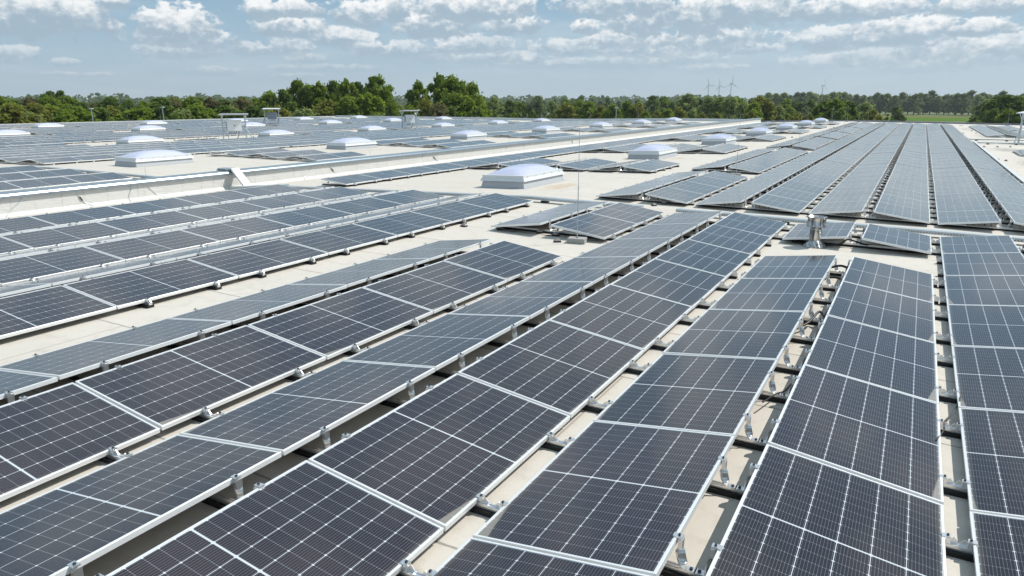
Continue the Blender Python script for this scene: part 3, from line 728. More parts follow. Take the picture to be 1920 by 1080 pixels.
# ------------------------------------------------------------------ skylights
def skylight_meshes():
    w, l = .73, 1.36
    c = MB(); h1 = .20
    def ring(hw, hl, z): return [(-hw, -hl, z), (hw, -hl, z), (hw, hl, z), (-hw, hl, z)]
    def loft(mb, a, b, mi=0):
        o = mb.add(a + b, [(k, (k + 1) % 4, 4 + (k + 1) % 4, 4 + k) for k in range(4)], mi)
    loft(c, ring(w, l, -.02), ring(w - .05, l - .05, h1)); c.add(ring(w + .05, l + .05, .004), [(0, 1, 2, 3)])
    cm = c.mesh('curb', M_CURB)
    f = MB()
    loft(f, ring(w - .045, l - .045, h1 - .002), ring(w + .010, l + .010, h1)); loft(f, ring(w + .010, l + .010, h1), ring(w - .03, l - .03, h1 + .085))
    loft(f, ring(w - .03, l - .03, h1 + .085), ring(w - .045, l - .045, h1 + .090)); loft(f, ring(w - .045, l - .045, h1 + .090), ring(w - .045, l - .045, h1 + .165)); loft(f, ring(w - .045, l - .045, h1 + .165), ring(w - .17, l - .17, h1 + .172))
    fm = f.mesh('trim_frame', M_WHITE)
    d = MB(); N1, N2 = 14, 20; hw, hl, z0, hd = w - .12, l - .12, h1 + .166, .225
    for j in range(N2 + 1):
        for i in range(N1 + 1):
            u = -1 + 2 * i / N1; v = -1 + 2 * j / N2
            # profile steep at the rim, flat on top
            zz = hd * ((1 - abs(u) ** 2.4) ** .75) * ((1 - abs(v) ** 2.6) ** .75)
            d.v.append((u * hw, v * hl, z0 + zz))
    for j in range(N2):
        for i in range(N1):
            o = j * (N1 + 1) + i; d.f.append((o, o + 1, o + N1 + 2, o + N1 + 1)); d.mi.append(0)
    dm = d.mesh('dome', M_DOME, True)
    b = MB()
    for k in range(5):
        b.box((w - .028, -l + .3 + k * (2 * l - .6) / 4, h1 + .125), (.006, .02, .008))
    return cm, fm, dm, b.mesh('latch', M_GALV)
SKM = skylight_meshes()
def place_sky(cx, y0, label):
    o = link('skylight', None, None, T(cx, y0 + 1.36, zr(cx)) @ Matrix.Rotation(-math.atan((zr(cx + .7) - zr(cx - .7)) / 1.4), 4, 'Y'))
    for n, me in zip(('curb', 'trim_frame', 'dome', 'latch'), SKM): link(n, me, o)
    tag(o, label, 'skylight', 'domed skylights in lines across the roof')
for k in range(7): place_sky(-10.42, 18.2 + 12.38 * k, 'domed white skylight, %s from the camera in the line right of the wall' % ordn(k + 1))
for cx, ks, nm in ((-28.3, range(0, 7), 'first'), (-47.6, range(1, 7), 'second'), (-64.6, range(1, 7), 'third'), (-81.5, range(2, 7), 'fourth')):
    for j, k in enumerate(ks): place_sky(cx, 18.3 + 12.45 * k, 'domed white skylight, %s from the camera in the %s line left of the wall' % (ordn(j + 1), nm))
place_sky(8.2, 58.5, 'domed skylight behind the inverter rack at the right frame edge')

# ------------------------------------------------------------------ lightning rods
def rod_meshes(h):
    a = MB(); a.tube([(0, 0, .09), (0, 0, h * .5)], .0085, 6); a.tube([(0, 0, h * .5), (0, 0, h)], .005, 5)
    b = MB(); b.box((0, 0, .045), (.155, .115, .045)); b.box((0, 0, .096), (.02, .02, .008))
    return a.mesh('rod', M_GALV), b.mesh('concrete_foot', M_CONC)
RM = {2.0: rod_meshes(2.0), 1.3: rod_meshes(1.3)}
def place_rod(x, y, h, label, cat='lightning rod', rz=.2):
    hh = 2.0 if h > 1.6 else 1.3
    o = link('lightning_rod', None, None, T(x, y, zr(x), rz)); 
    link('rod', RM[hh][0], o); link('concrete_foot', RM[hh][1], o)
    tag(o, label, cat, 'lightning rods on the roof')
place_rod(-5.06, 11.54, 2, 'tall thin lightning rod on a concrete block in the gap between near rows')
place_rod(-5.22, 25.0, 2, 'thin lightning rod between the blue panel rows, second from camera')
place_rod(-5.2, 39.0, 2, 'thin lightning rod between the blue rows, third from camera')
place_rod(-5.1, 51.7, 2, 'thin lightning rod between the blue rows, fourth from camera')
place_rod(-5.1, 61.6, 2, 'thin lightning rod between the blue rows, fifth from camera')
place_rod(-31.6, 28.0, 2, 'thin lightning rod on the left roof before the near inverter rack')
place_rod(-50.9, 27.3, 2, 'left one of two thin rods at the far left skylights')
place_rod(-54.0, 30.0, 2, 'right one of two thin rods at the far left skylights')
for i, (u, y) in enumerate([(237, 60), (298, 64), (310, 70), (480 + 14, 76), (597, 84), (652, 90), (711, 96), (720, 99), (728, 90), (853, 97), (893, 98), (1000, 98), (1010, 99), (1016, 92), (1108, 96), (1197, 97), (1517, 98), (1563, 96), (1591, 99), (1613, 98), (1630, 100), (1895, 98)]):
    d = px_ray(u, 200); t = (y - CAM.y) / d.y; x = CAM.x + d.x * t
    if XL + .6 < x < XR: place_rod(x, y, 2, 'small distant lightning rod before the treeline, %s from the left' % ordn(i + 1))
# short air terminals on the wall capping with their wires
for i, (y, wl) in enumerate(((9.9, .3), (12.7, .3), (22.3, .3), (33.5, .3), (43.0, .3))):
    mb = MB(); mb.tube([(0, 0, 0), (0, 0, .32)], .005, 5); mb.box((0, 0, .01), (.03, .03, .012))
    o = link('wall_wire_clamp', mb.mesh('air_terminal', M_GALV), None, T(WX - .15, y, zb + WH + .09))
    tag(o, 'short rod clamped on the wall capping, %s from the camera' % ordn(i + 1), 'rod')
for i, (y, dy, blk) in enumerate(((9.3, -.45, 0), (10.6, .35, 1), (12.1, -.12, 0), (12.55, .5, 0), (18.9, -.45, 0), (19.8, .5, 1), (25.6, -.4, 0), (26.2, .7, 1), (33.0, -.3, 0), (41.0, .3, 1))):
    mb = MB(); P = []
    for k in range(9):
        t = k / 8; P.append((WX + .012 + .008 * math.sin(t * 9) + (.1 * max(0, t - .85) / .15 if t > .85 else 0), y + dy * t ** 1.6 + .02 * math.sin(t * 7), zb + WH - .01 - (WH - .03) * t))
    mb.tube(P, .006 if not blk else .007, 5, 0)
    if blk: mb.tube([Vector(P[3]) + Vector((.012, 0, 0)), Vector(P[5]) + Vector((.012, 0, 0))], .014, 6, 1)
    tag(link('wall_cable', mb.mesh('wall_cable', [M_GALV, M_CABLE])), 'thin %s hanging down the wall face, %s from the left' % ('cable with black sleeve' if blk else 'grey wire', ordn(i + 1)), 'cable')

# ------------------------------------------------------------------ steel flue
fl = link('flue', None, None, T(-1.36, 13.50, zr(-1.36)))
mb = MB(); mb.lathe([(.205, .004), (.205, .010), (.098, .125), (.098, .14)], 12); link('cone_flashing', mb.mesh('cone_flashing', M_STEEL), fl)
mb = MB(); mb.lathe([(.095, .11), (.095, .305), (.102, .308), (.102, .325), (.090, .33), (.090, .36)], 32); link('pipe', mb.mesh('pipe', M_STEEL, True), fl)
mb = MB(); mb.lathe([(.092, .345), (.158, .362), (.164, .372), (.164, .392), (.152, .398), (.152, .515), (.162, .520), (.164, .535), (.156, .535), (.14, .49), (.02, .47)], 36); link('cowl', mb.mesh('cowl', M_STEEL, True), fl)
tag(fl, 'shiny stainless steel flue with a wide cowl between near rows', 'flue')

# ------------------------------------------------------------------ cable trays
def tray(x0, y0, x1, y1, label, w=.16, z=.05, h=.07, feet=True, lid=M_GALV, cat='cable tray'):
    L = math.hypot(x1 - x0, y1 - y0); o = link('cable_tray', None, None, Matrix.Translation((0, 0, 0)))
    d = Vector((x1 - x0, y1 - y0, 0)).normalized(); nn = Vector((-d.y, d.x, 0))
    ks = [0.0, L]
    for p in PX:
        if abs(x1 - x0) > .5:
            t = (p - x0) / (x1 - x0) * L
            if 0 < t < L: ks.append(t)
    ks.sort(); A = MB(); B = MB(); Cc = MB()
    for a, b in zip(ks, ks[1:]):
        pa = Vector((x0, y0, 0)) + d * a; pb = Vector((x0, y0, 0)) + d * b; za, zb_ = zr(pa.x) + z, zr(pb.x) + z
        A.bar((pa.x, pa.y, za + h), (pb.x, pb.y, zb_ + h), w + .02, .012)
        B.bar((pa.x, pa.y, za + h / 2), (pb.x, pb.y, zb_ + h / 2), w, h - .016)
    n = int(L / .05)
    for i in range(n):
        p = Vector((x0, y0, 0)) + d * ((i + .5) * L / n)
        for sg in (-1, 1):
            q = p + nn * sg * (w / 2 + .001); Mx = Matrix((d, nn, Vector((0, 0, 1)))).transposed().to_4x4(); Mx.translation = (q.x, q.y, zr(q.x) + z + h / 2)
            B.box((0, 0, 0), (.010, .002, .008), 1, Mx)
    link('lid', A.mesh('tray_lid', lid), o); link('side_rail', B.mesh('tray_side', [M_GALV, M_DARKM]), o)
    if feet:
        m_ = max(2, int(L / 1.5))
        for i in range(m_):
            p = Vector((x0, y0, 0)) + d * ((i + .5) * L / m_); Cc.box((p.x, p.y, zr(p.x) + z / 2 + .001), (.07, .10, z / 2))
        link('rubber_foot', Cc.mesh('tray_feet', M_RUBBER), o)
    tag(o, label, cat, 'galvanised cable trays'); return o
tray(-16.9, 15.72, -5.3, 15.72, 'grey cable tray in the cross aisle left of the flue')
tray(-4.5, 15.72, 3.2, 15.72, 'grey cable tray in the cross aisle behind the flue')
tray(-30.5, 15.75, -19.4, 15.75, 'grey cable tray in the aisle left of the wall')
tray(3.07, 27.3, 3.07, 54.7, 'long covered cable tray along the rightmost panel row', w=.10, lid=M_WHITE)
tray(2.5, 57.8, 9.5, 59.6, 'rear one of two trays leading to the right inverter rack', w=.07)
tray(3.0, 53.2, 9.0, 55.4, 'front one of two trays leading to the right inverter rack', w=.08)
tray(-18.1, 15.0, -16.8, 16.1, 'short slanting tray at the wall foot by the wall duct', w=.2)
# duct that climbs over the wall
du = link('cable_duct', None, None, T(0, 0, 0))
dy0 = 15.55; topz = zb + WH + .15
mb = MB(); mb.bar((WX - WT - .12, dy0, topz), (WX + .10, dy0, topz), .30, .035); link('top_plate', mb.mesh('top_plate', M_GALV), du)
mb = MB(); mb.bar((WX + .085, dy0, topz + .010), (WX + .62, dy0, zr(WX + .6) + .07), .30, .05); link('sloped_cover', mb.mesh('sloped_cover', M_WHITE), du)
mb = MB(); mb.bar((WX - WT - .11, dy0, topz - .01), (WX - WT - .5, dy0, zr(WX - .9) + .07), .30, .05); link('back_cover', mb.mesh('back_cover', M_GALV), du)
mb = MB(); mb.bar((WX + .60, dy0 + .02, zr(WX + .6) + .06), (WX + 1.5, dy0 + .10, zr(WX + 1.5) + .06), .30, .06); link('foot_duct', mb.mesh('foot_duct', M_GALV), du)
tag(du, 'bent metal cable duct climbing over the white divider wall', 'cable duct')

# ------------------------------------------------------------------ inverter racks
def rack(x, y, rz, label, mt=M_WHITEBOX, sc=1.0, ladder=False):
    o = link('inverter_rack', None, None, T(x, y, zr(x), rz, sc))
    hw = .86; H = 1.88
    for sx in (-1, 1):
        p = MB(); p.bar((sx * hw, 0, 0), (sx * hw, 0, H), .085, .085); link('post', p.mesh('post', M_GALV), o)
        for a_, b_, w_ in (((sx * hw, -.02, .85), (sx * hw + .42, -.42, 0), .06), ((sx * hw, 0, 1.35), (sx * (hw + .02), -.42, H + .02), .055), ((sx * hw, 0, 1.4), (sx * hw, .40, H - .03), .03)):
            p = MB(); p.bar(a_, b_, w_, w_); link('brace', p.mesh('brace', M_GALV), o)
        p = MB(); p.bar((sx * hw, -.5, .02), (sx * hw, .5, .02), .06, .035); link('foot_rail', p.mesh('foot_rail', M_GALV), o)
    p = MB(); p.box((0, 0, 0), (hw + .18, .56, .018), 0, Matrix.Translation((0, -.03, H + .05)) @ Matrix.Rotation(R(-6), 4, 'X'))
    p.box((0, -.55, -.03), (hw + .18, .012, .035), 0, Matrix.Translation((0, -.03, H + .05)) @ Matrix.Rotation(R(-6), 4, 'X'))
    p.box((0, 0, -.03), (hw + .26, .02, .02), 0, Matrix.Translation((0, -.03, H + .05)) @ Matrix.Rotation(R(-6), 4, 'X')); link('canopy', p.mesh('canopy', M_ALUW), o)
    p = MB(); p.bar((-hw, .03, .95), (hw, .03, .95), .04, .04); p.bar((-hw, .03, 1.32), (hw, .03, 1.32), .04, .04)
    if ladder: p.bar((-hw, .03, .75), (hw, .03, .75), .04, .04); p.bar((-hw, .03, 1.1), (hw, .03, 1.1), .04, .04)
    link('cross_bar', p.mesh('cross_bar', M_GALV), o)
    inv = MB(); inv.box((-.02, -.14, 1.08), (.54, .15, .42)); bx = inv.mesh('housing', mt)
    b = link('inverter', bx, o)
    s = MB(); s.box((-.02, -.294, 1.07), (.05, .004, .03)); link('display', s.mesh('display', M_DARKM), b)
    s = MB(); s.box((-.573, -.10, 1.02), (.012, .10, .30)); link('heat_sink', s.mesh('heat_sink', M_GREYBOX), b)
    for k in range(5):
        c = MB(); xx = -.35 + k * .16; c.tube([(xx, -.12, .68), (xx - .02, -.12, .55), (xx - .08, -.08, .45), (xx - .10, 0, .40)] if k < 4 else [(xx, -.12, .68), (xx, -.14, .4), (xx - .05, -.1, .2), (xx - .2, 0, .03)], .022, 6)
        link('cable', c.mesh('cable', M_CABLE), o)
    tag(o, label, 'inverter rack', 'inverters on roofed metal racks')
rack(-47.15, 39.9, R(60), 'large roofed rack with white inverter box left of the wall, nearest one', sc=1.0)
rack(-48.6, 64.5, R(66), 'roofed rack with white inverter box before the big middle trees', sc=1.0)
rack(-70.5, 65.5, R(215), 'roofed rack seen from behind before the tall left trees', M_GREYBOX, ladder=True)
rack(6.35, 56.3, R(150), 'roofed rack with grey inverter at the right frame edge', M_GREYBOX)

# ------------------------------------------------------------------ ballast blocks, feet, cables
ME_BAL = (lambda m_: (m_.box((0, 0, .04), (.045, .095, .04)), m_.mesh('ballast_block', M_CONC))[1])(MB())
nb = 0
def ballast(x, y, label, rz=0.0):
    o = link('ballast_block', ME_BAL, None, T(x, y, zr(x) + .058, rz)); tag(o, label, 'ballast block', 'concrete ballast blocks on the rails')
RNM = {1.75: 'rightmost ridge', -.73: 'ridge behind the flue', -3.25: 'third ridge from right', -5.78: 'ridge behind the rod block', -9.0: 'right island ridge', -11.5: 'middle island ridge', -14.0: 'left island ridge'}
for r in (1.75, -.73, -3.25, -5.78):
    for j in range(5):
        for s in (-1, 1):
            ballast(r + s * (.19 + .105 * j), S2 + .37, 'grey concrete block near the %s, %s on its %s' % (RNM[r], ordn(j + 1), 'right' if s > 0 else 'left'), random.uniform(-.05, .05))
for r in (-9.0, -11.5, -14.0):
    for j in range(3):
        for s in (-1, 1):
            ballast(r + s * (.2 + .11 * j), 23.92 + .37, 'grey concrete block under the %s, %s on its %s' % (RNM[r], ordn(j + 1), 'right' if s > 0 else 'left'))
def foot(x, y, label, rz=0.0):
    mb = MB(); mb.box((0, 0, .014), (.06, .045, .013), 1)
    a, b = .055, .04
    mb.add([(-a, -b, .028), (a, -b, .028), (a, b, .028), (-a, b, .028), (-a * .6, -b * .6, .06), (a * .6, -b * .6, .06), (a * .6, b * .6, .06), (-a * .6, b * .6, .06)], [(0, 1, 5, 4), (1, 2, 6, 5), (2, 3, 7, 6), (3, 0, 4, 7), (4, 5, 6, 7)], 0)
    mb.box((0, 0, .068), (.012, .012, .01), 0)
    tag(link('wire_holder', mb.mesh('wire_holder', [M_CONC, M_RUBBER]), None, T(x, y, zr(x), rz)), label, 'wire holder', 'small wire holders standing on the roof')
def ground_pt(u, v, off=0.0):
    d = px_ray(u, v); lo, hi = 1.0, 200.0
    for _ in range(50):
        t = (lo + hi) / 2; P = CAM + d * t
        if P.z - zr(P.x) - off > 0: lo = t
        else: hi = t
    return CAM + d * hi
for i, (u, v, lb) in enumerate([(870, 425, 'small concrete wire holder alone in the pale aisle'), (935, 430, 'wire holder under the near corner of the grey pair'), (1012, 437, 'wire holder between the pair rows, near end'),
                                (1045, 454, 'wire holder left of the rod block'), (1042, 442, 'wire holder behind the rod block'), (1245, 383, 'wire holder before the short blue row'), (1226, 386, 'wire holder beside the cross aisle tray'),
                                (1380, 319, 'wire holder under the second blue row, near end'), (1485, 258, 'wire holder on the pale roof beside the blue rows'),
                                (1549, 239, 'dark wire holder on the pale aisle, farther left'), (1563, 239, 'dark wire holder on the pale aisle, farther right')]):
    P = ground_pt(u, v); foot(P.x, P.y, lb, random.uniform(-1, 1))
for i, (u, v) in enumerate([(1780, 235), (1786, 237), (1784, 239), (1792, 242), (1802, 250), (1806, 250), (1822, 246), (1830, 250), (1838, 276), (1845, 276), (1870, 276), (1894, 276), (1871, 300), (1886, 302), (1855, 269), (1833, 263), (1800, 236), (1804, 236)]):
    P = ground_pt(u, v); o = foot(P.x, P.y, 'dark wire holder on the stained right aisle, %s in order of height in the photo' % ordn(i + 1), random.uniform(-.3, .3))
for i, (u, v) in enumerate([(327, 263), (338, 263), (352, 262), (355, 264), (372, 260), (388, 259), (403, 258.5), (462, 255), (470, 254), (475, 257), (18, 281), (46, 280), (200, 271), (730, 242), (738, 241), (748, 241), (757, 239), (733, 239)]):
    P = ground_pt(u, v); foot(P.x, P.y, 'tiny dark wire holder on the left roof, %s listed from the near inverter rack outward' % ordn(i + 1), random.uniform(-.3, .3))
def cable(P, r, label, cat='cable', mt=M_CABLE, n=10):
    # catmull-rom through the points
    P = [Vector(p) for p in P]; Q = [P[0]] + P + [P[-1]]; out = []
    for i in range(1, len(Q) - 2):
        for k in range(n):
            t = k / n; a, b, c, d = Q[i - 1], Q[i], Q[i + 1], Q[i + 2]
            out.append(.5 * ((2 * b) + (c - a) * t + (2 * a - 5 * b + 4 * c - d) * t * t + (3 * b - a - 3 * c + d) * t ** 3))
    out.append(P[-1]); mb = MB(); mb.tube(out, r, 7)
    tag(link('cable', mb.mesh('cable', mt, True)), label, cat)
cable([(-1.75, 13.62, .05), (-1.2, 13.60, .04), (-.95, 13.66, .08), (-.84, 13.75, .15), (-.6, 13.8, .08), (-.4, 13.9, .05)], .016, 'thick black hose curving under the lone panels by the flue')
cable([(-.95, 11.3, .10), (-.74, 11.35, .16), (-.55, 11.2, .12)], .018, 'thick black hose in the ridge gap right of the flue shadow')
cable([(-1.0, 10.3, .08), (-.8, 10.5, .16), (-.62, 10.45, .15), (-.5, 10.3, .1)], .016, 'black hose looping in the ridge gap, second from the flue')
cable([(-.95, 8.0, .06), (-.80, 8.35, .10), (-.72, 8.6, .17), (-.60, 8.3, .11), (-.52, 8.0, .08)], .014, 'black hose drooping between the ridge struts near the frame middle')
cable([(-3.42, 11.6, .06), (-3.2, 11.75, .09), (-3.0, 11.9, .12)], .018, 'black hose lying in the middle ridge gap, upper one')
cable([(-3.45, 9.7, .05), (-3.25, 9.85, .08), (-3.05, 9.9, .1)], .018, 'black hose lying in the middle ridge gap, lower one')
cable([(-3.4, 12.9, .06), (-3.15, 13.1, .12), (-3.0, 13.3, .16)], .016, 'black hose in the middle ridge gap, farthest one')
cable([(-3.45, 5.9, .06), (-3.3, 6.2, .05), (-3.16, 6.4, .12), (-3.14, 6.5, .19)], .006, 'thin black cable hanging in the middle ridge gap')
cable([(-3.35, 3.5, .12), (-3.22, 3.65, .15), (-3.12, 3.62, .10)], .018, 'black hose end by the strut in the nearest ridge gap')
cable([(-6.1, 11.9, .05), (-5.75, 11.85, .08), (-5.4, 11.95, .05), (-5.0, 12.0, .05)], .014, 'black hose under the near edge of the paired panels')
cable([(-8.3, 12.9, .01), (-7.9, 12.5, .01), (-7.3, 12.2, .01), (-6.9, 12.0, .02), (-6.2, 11.8, .02)], .006, 'thin pale wire lying across the aisle to the paired panels', mt=M_GALV)
cable([(-5.75, 11.4, .03), (-5.4, 11.5, .05), (-5.15, 11.55, .06)], .005, 'thin wire from its holder to the rod block', mt=M_GALV)
cable([(-3.7, 15.9, .03), (-4.0, 16.3, .01), (-4.4, 16.45, .02), (-4.8, 16.2, .02)], .005, 'thin wire on the cross aisle before the blue row', mt=M_GALV)
cable([(-6.0, 10.15, .06), (-5.9, 10.3, .15), (-5.8, 10.25, .17), (-5.6, 10.1, .12)], .014, 'black hose arching at the end of the grey aisle row')

rc = random.Random(21)
for i, (r, y, nm) in enumerate([(-.73, 3.1, 'nearest right ridge gap'), (-.73, 6.3, 'right ridge gap, middle'), (-3.25, 8.2, 'middle ridge gap beside the fifth strut'), (-3.25, 2.6, 'middle ridge gap at the bottom of the frame'), (-5.78, 5.2, 'left ridge gap near the bottom'),
                                 (-5.78, 7.6, 'left ridge gap, farther up'), (.51, 6.2, 'valley gap at the right'), (1.75, 12.2, 'ridge gap at the right frame edge')]):
    cable([(r - .10, y - .5, .10), (r - .04, y - .2, .05 + rc.random() * .04), (r + rc.uniform(-.04, .04), y + .05, .025), (r + .05, y + .3, .06), (r + .10, y + .55, .12)], .0065, 'thin black cable sagging in the %s' % nm)

# ------------------------------------------------------------------ trees
def crown_mesh(name, seed, mt, H=12.0, Wd=4.2, base=.22, n=5200, size=.42, lumps=26, top=1.0, open_=.25):
    rnd = random.Random(seed); mb = MB()
    L = []
    for i in range(lumps):
        t = rnd.random() ** .8
        zc = H * (base + (1 - base) * (t * .86 + .04))
        rr = Wd * (math.sin(math.pi * min(1, (t * .80 + .16))) ** .7) * (1 - .45 * t * (1 - top + .4))
        a = rnd.uniform(0, 2 * math.pi); q = rr * math.sqrt(rnd.random()) * .95
        L.append((q * math.cos(a), q * math.sin(a), zc, Wd * rnd.uniform(.13, .30) * (1 - .25 * t)))
    L.append((0, 0, H * .93, Wd * .17)); L.append((Wd * .15, 0, H * .88, Wd * .2))
    for i in range(n):
        cx, cy, cz, r = L[min(len(L) - 1, int(rnd.random() * len(L)))]
        d = Vector((rnd.gauss(0, 1), rnd.gauss(0, 1), rnd.gauss(0, 1))).normalized()
        k = r * (rnd.random() ** .5) * (rnd.uniform(.8, 1.2) if rnd.random() < .8 else rnd.uniform(1.1, 1.7))
        p = Vector((cx + d.x * k, cy + d.y * k, cz + d.z * k * .85))
        if p.z < H * base * .6: continue
        nrm = (d * .7 + Vector((rnd.gauss(0, 1), rnd.gauss(0, 1), rnd.gauss(0, .8) + .4)) * .6).normalized()
        x = nrm.orthogonal().normalized(); x.rotate(Matrix.Rotation(rnd.uniform(0, 6.28), 3, nrm)); y = nrm.cross(x)
        s1 = size * rnd.uniform(.5, 1.15); s2 = s1 * rnd.uniform(.5, .9)
        mb.quad(p - x * s1, p - y * s2, p + x * s1 * .9, p + y * s2)
    return mb.mesh(name, mt), L
def trunk_mesh(name, seed, H, L):
    rnd = random.Random(seed + 99); mb = MB()
    mb.tube([(0, 0, -.3), (.05, .02, H * .25), (-.04, .05, H * .55), (.03, 0, H * .88)], [H * .022, H * .017, H * .011, H * .004], 7)
    for (x, y, z, r) in L[:22]:
        z0 = max(H * .18, z - H * .22); mb.tube([(0, 0, z0), (x * .5, y * .5, (z0 + z) / 2 + .2), (x * .95, y * .95, z)], [H * .008, H * .005, H * .002], 5)
    return mb.mesh(name, M_TRUNK)
KINDS = {}
spec = [('oak', 'green', 12, 4.6, .16, 1.0, 8500, .31), ('oak', 'green', 12, 4.2, .12, 1.0, 8500, .31), ('dark', 'dark', 12, 4.4, .14, 1.0, 8500, .31), ('olive', 'olive', 12, 4.8, .10, 1.0, 8500, .31),
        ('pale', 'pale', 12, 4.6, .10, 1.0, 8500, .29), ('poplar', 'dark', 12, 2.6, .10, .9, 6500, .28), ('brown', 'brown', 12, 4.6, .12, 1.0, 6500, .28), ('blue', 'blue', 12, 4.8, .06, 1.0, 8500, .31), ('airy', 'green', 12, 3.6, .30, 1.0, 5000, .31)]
for i, (k, c, H, Wd, base, top, n, sz) in enumerate(spec):
    me, L = crown_mesh('crown', 11 + i * 7, M_LEAF[c], H, Wd, base, n, sz, lumps={'poplar': 34, 'airy': 34}.get(k, 74))
    KINDS.setdefault(k, []).append((me, trunk_mesh('trunk', 11 + i * 7, H, L)))
TD = {'oak': 'fresh green broadleaf tree', 'dark': 'dark green broadleaf tree', 'olive': 'olive green spreading tree', 'pale': 'pale green willowy tree', 'poplar': 'slim upright dark tree',
      'brown': 'brownish half bare tree', 'blue': 'bluish distant tree', 'airy': 'airy open crowned tree'}
trees = []
def tree(u, top, D, kind, wide=1.0):
    h = (190.7 - top) / 1390 * D * (1.0) + (CAM.z - GZ)
    trees.append((u, h, D, kind, wide))
rt = random.Random(5)
# left belt 0-480
u = -60
while u < 500:
    tree(u, 183 + rt.uniform(-4, 6), 178 + rt.uniform(-8, 20), rt.choice(['dark', 'oak', 'oak', 'brown', 'dark', 'dark']), rt.uniform(.75, .95)); u += rt.uniform(24, 36)
u = -40
while u < 500:
    tree(u, 196 + rt.uniform(-6, 8), 140 + rt.uniform(-6, 14), rt.choice(['olive', 'dark', 'pale', 'oak', 'oak', 'dark']), rt.uniform(.9, 1.15)); u += rt.uniform(22, 34)
tree(95, 170, 190, 'poplar', .9); tree(116, 169, 192, 'poplar', .9); tree(83, 175, 195, 'poplar', .8); tree(207, 181, 180, 'airy', .6); tree(15, 192, 135, 'olive', 1.1); tree(135, 195, 140, 'dark', 1.1)
tree(455, 179, 200, 'dark', .8); tree(330, 182, 190, 'oak', .9); tree(375, 181, 200, 'dark', .8); tree(430, 196, 150, 'pale', .9)
# tall middle group
for (u, t, D, k, w) in [(505, 170, 185, 'oak', .75), (530, 166, 175, 'dark', .7), (558, 149, 180, 'airy', .6), (580, 158, 178, 'oak', .62), (600, 153, 176, 'oak', .6), (628, 150, 178, 'dark', .62), (650, 148, 172, 'oak', .6), (672, 152, 176, 'dark', .55),
                        (706, 141, 172, 'airy', .75), (690, 172, 150, 'oak', .95), (655, 178, 150, 'oak', .9), (722, 160, 165, 'oak', .6), (615, 185, 150, 'olive', .9), (570, 199, 140, 'pale', 1.0), (520, 196, 145, 'olive', .9), (548, 188, 152, 'dark', .8),
                        (784, 151, 172, 'airy', .62), (778, 170, 170, 'dark', .6), (800, 183, 160, 'olive', .8), (820, 190, 150, 'brown', .8), (765, 196, 150, 'oak', .7), (745, 192, 165, 'pale', .7), (733, 190, 160, 'oak', .6),
                        (826, 138, 176, 'airy', .6), (845, 141, 172, 'oak', .72), (866, 150, 170, 'oak', .72), (884, 153, 170, 'oak', .62), (850, 172, 160, 'oak', .95), (875, 178, 160, 'oak', .8), (838, 182, 158, 'dark', .8)]:
    tree(u, t, D, k, w)
# centre right
for (u, t, D, k, w) in [(927, 180, 260, 'pale', .75), (905, 196, 230, 'dark', .7), (955, 186, 300, 'dark', .9), (975, 190, 320, 'oak', .9), (1008, 179, 320, 'blue', .8), (1035, 188, 330, 'pale', .8), (1060, 184, 420, 'oak', .8), (1000, 205, 210, 'oak', .5), (965, 210, 200, 'oak', .5),
                        (1062, 191, 230, 'olive', .9), (1085, 186, 240, 'oak', .8), (1105, 189, 235, 'oak', .8), (1128, 196, 230, 'olive', .8), (1150, 194, 225, 'oak', .8), (1175, 187, 235, 'oak', .75), (1198, 190, 235, 'olive', .75), (1212, 206, 220, 'oak', .6),
                        (1090, 178, 520, 'blue', .8), (1140, 182, 520, 'blue', .8), (1225, 178, 380, 'dark', .8), (1245, 180, 390, 'oak', .8), (1262, 190, 360, 'dark', .7), (1253, 202, 215, 'oak', .8), (1275, 199, 225, 'olive', .8), (1232, 205, 215, 'olive', .7), (1290, 174, 300, 'pale', .9), (1310, 183, 320, 'blue', .9),
                        (1330, 180, 300, 'pale', .9), (1352, 182, 300, 'oak', .8), (1372, 180, 280, 'pale', .9), (1388, 183, 290, 'airy', .9), (1395, 190, 260, 'pale', .8), (1300, 202, 230, 'pale', .7), (1345, 208, 200, 'olive', .7), (1410, 205, 200, 'olive', .6), (1318, 209, 200, 'olive', .6),
                        (1424, 179, 240, 'olive', .75), (1440, 184, 240, 'olive', .7), (1415, 190, 235, 'oak', .7), (1462, 196, 260, 'pale', .7), (1475, 184, 330, 'oak', .8), (1490, 188, 340, 'dark', .8), (1505, 190, 340, 'blue', .8), (1522, 186, 350, 'dark', .8), (1500, 208, 210, 'olive', .7), (1520, 210, 205, 'olive', .7), (1480, 210, 205, 'olive', .6),
                        (1548, 187, 215, 'dark', .95), (1568, 184, 210, 'oak', .95), (1590, 188, 215, 'dark', .9), (1580, 200, 200, 'dark', .8), (1624, 190, 260, 'pale', .8), (1640, 202, 230, 'olive', .7), (1652, 212, 205, 'olive', .6), (1612, 196, 260, 'pale', .7), (1683, 197, 330, 'dark', .85),
                        (1853, 186, 250, 'blue', .8), (1870, 180, 240, 'dark', .9), (1888, 178, 230, 'dark', .9), (1908, 181, 230, 'dark', .9), (1930, 178, 240, 'oak', .9), (1868, 200, 215, 'dark', .9), (1895, 200, 210, 'oak', .9), (1915, 204, 200, 'dark', .8)]:
    tree(u, t, D, k, w)
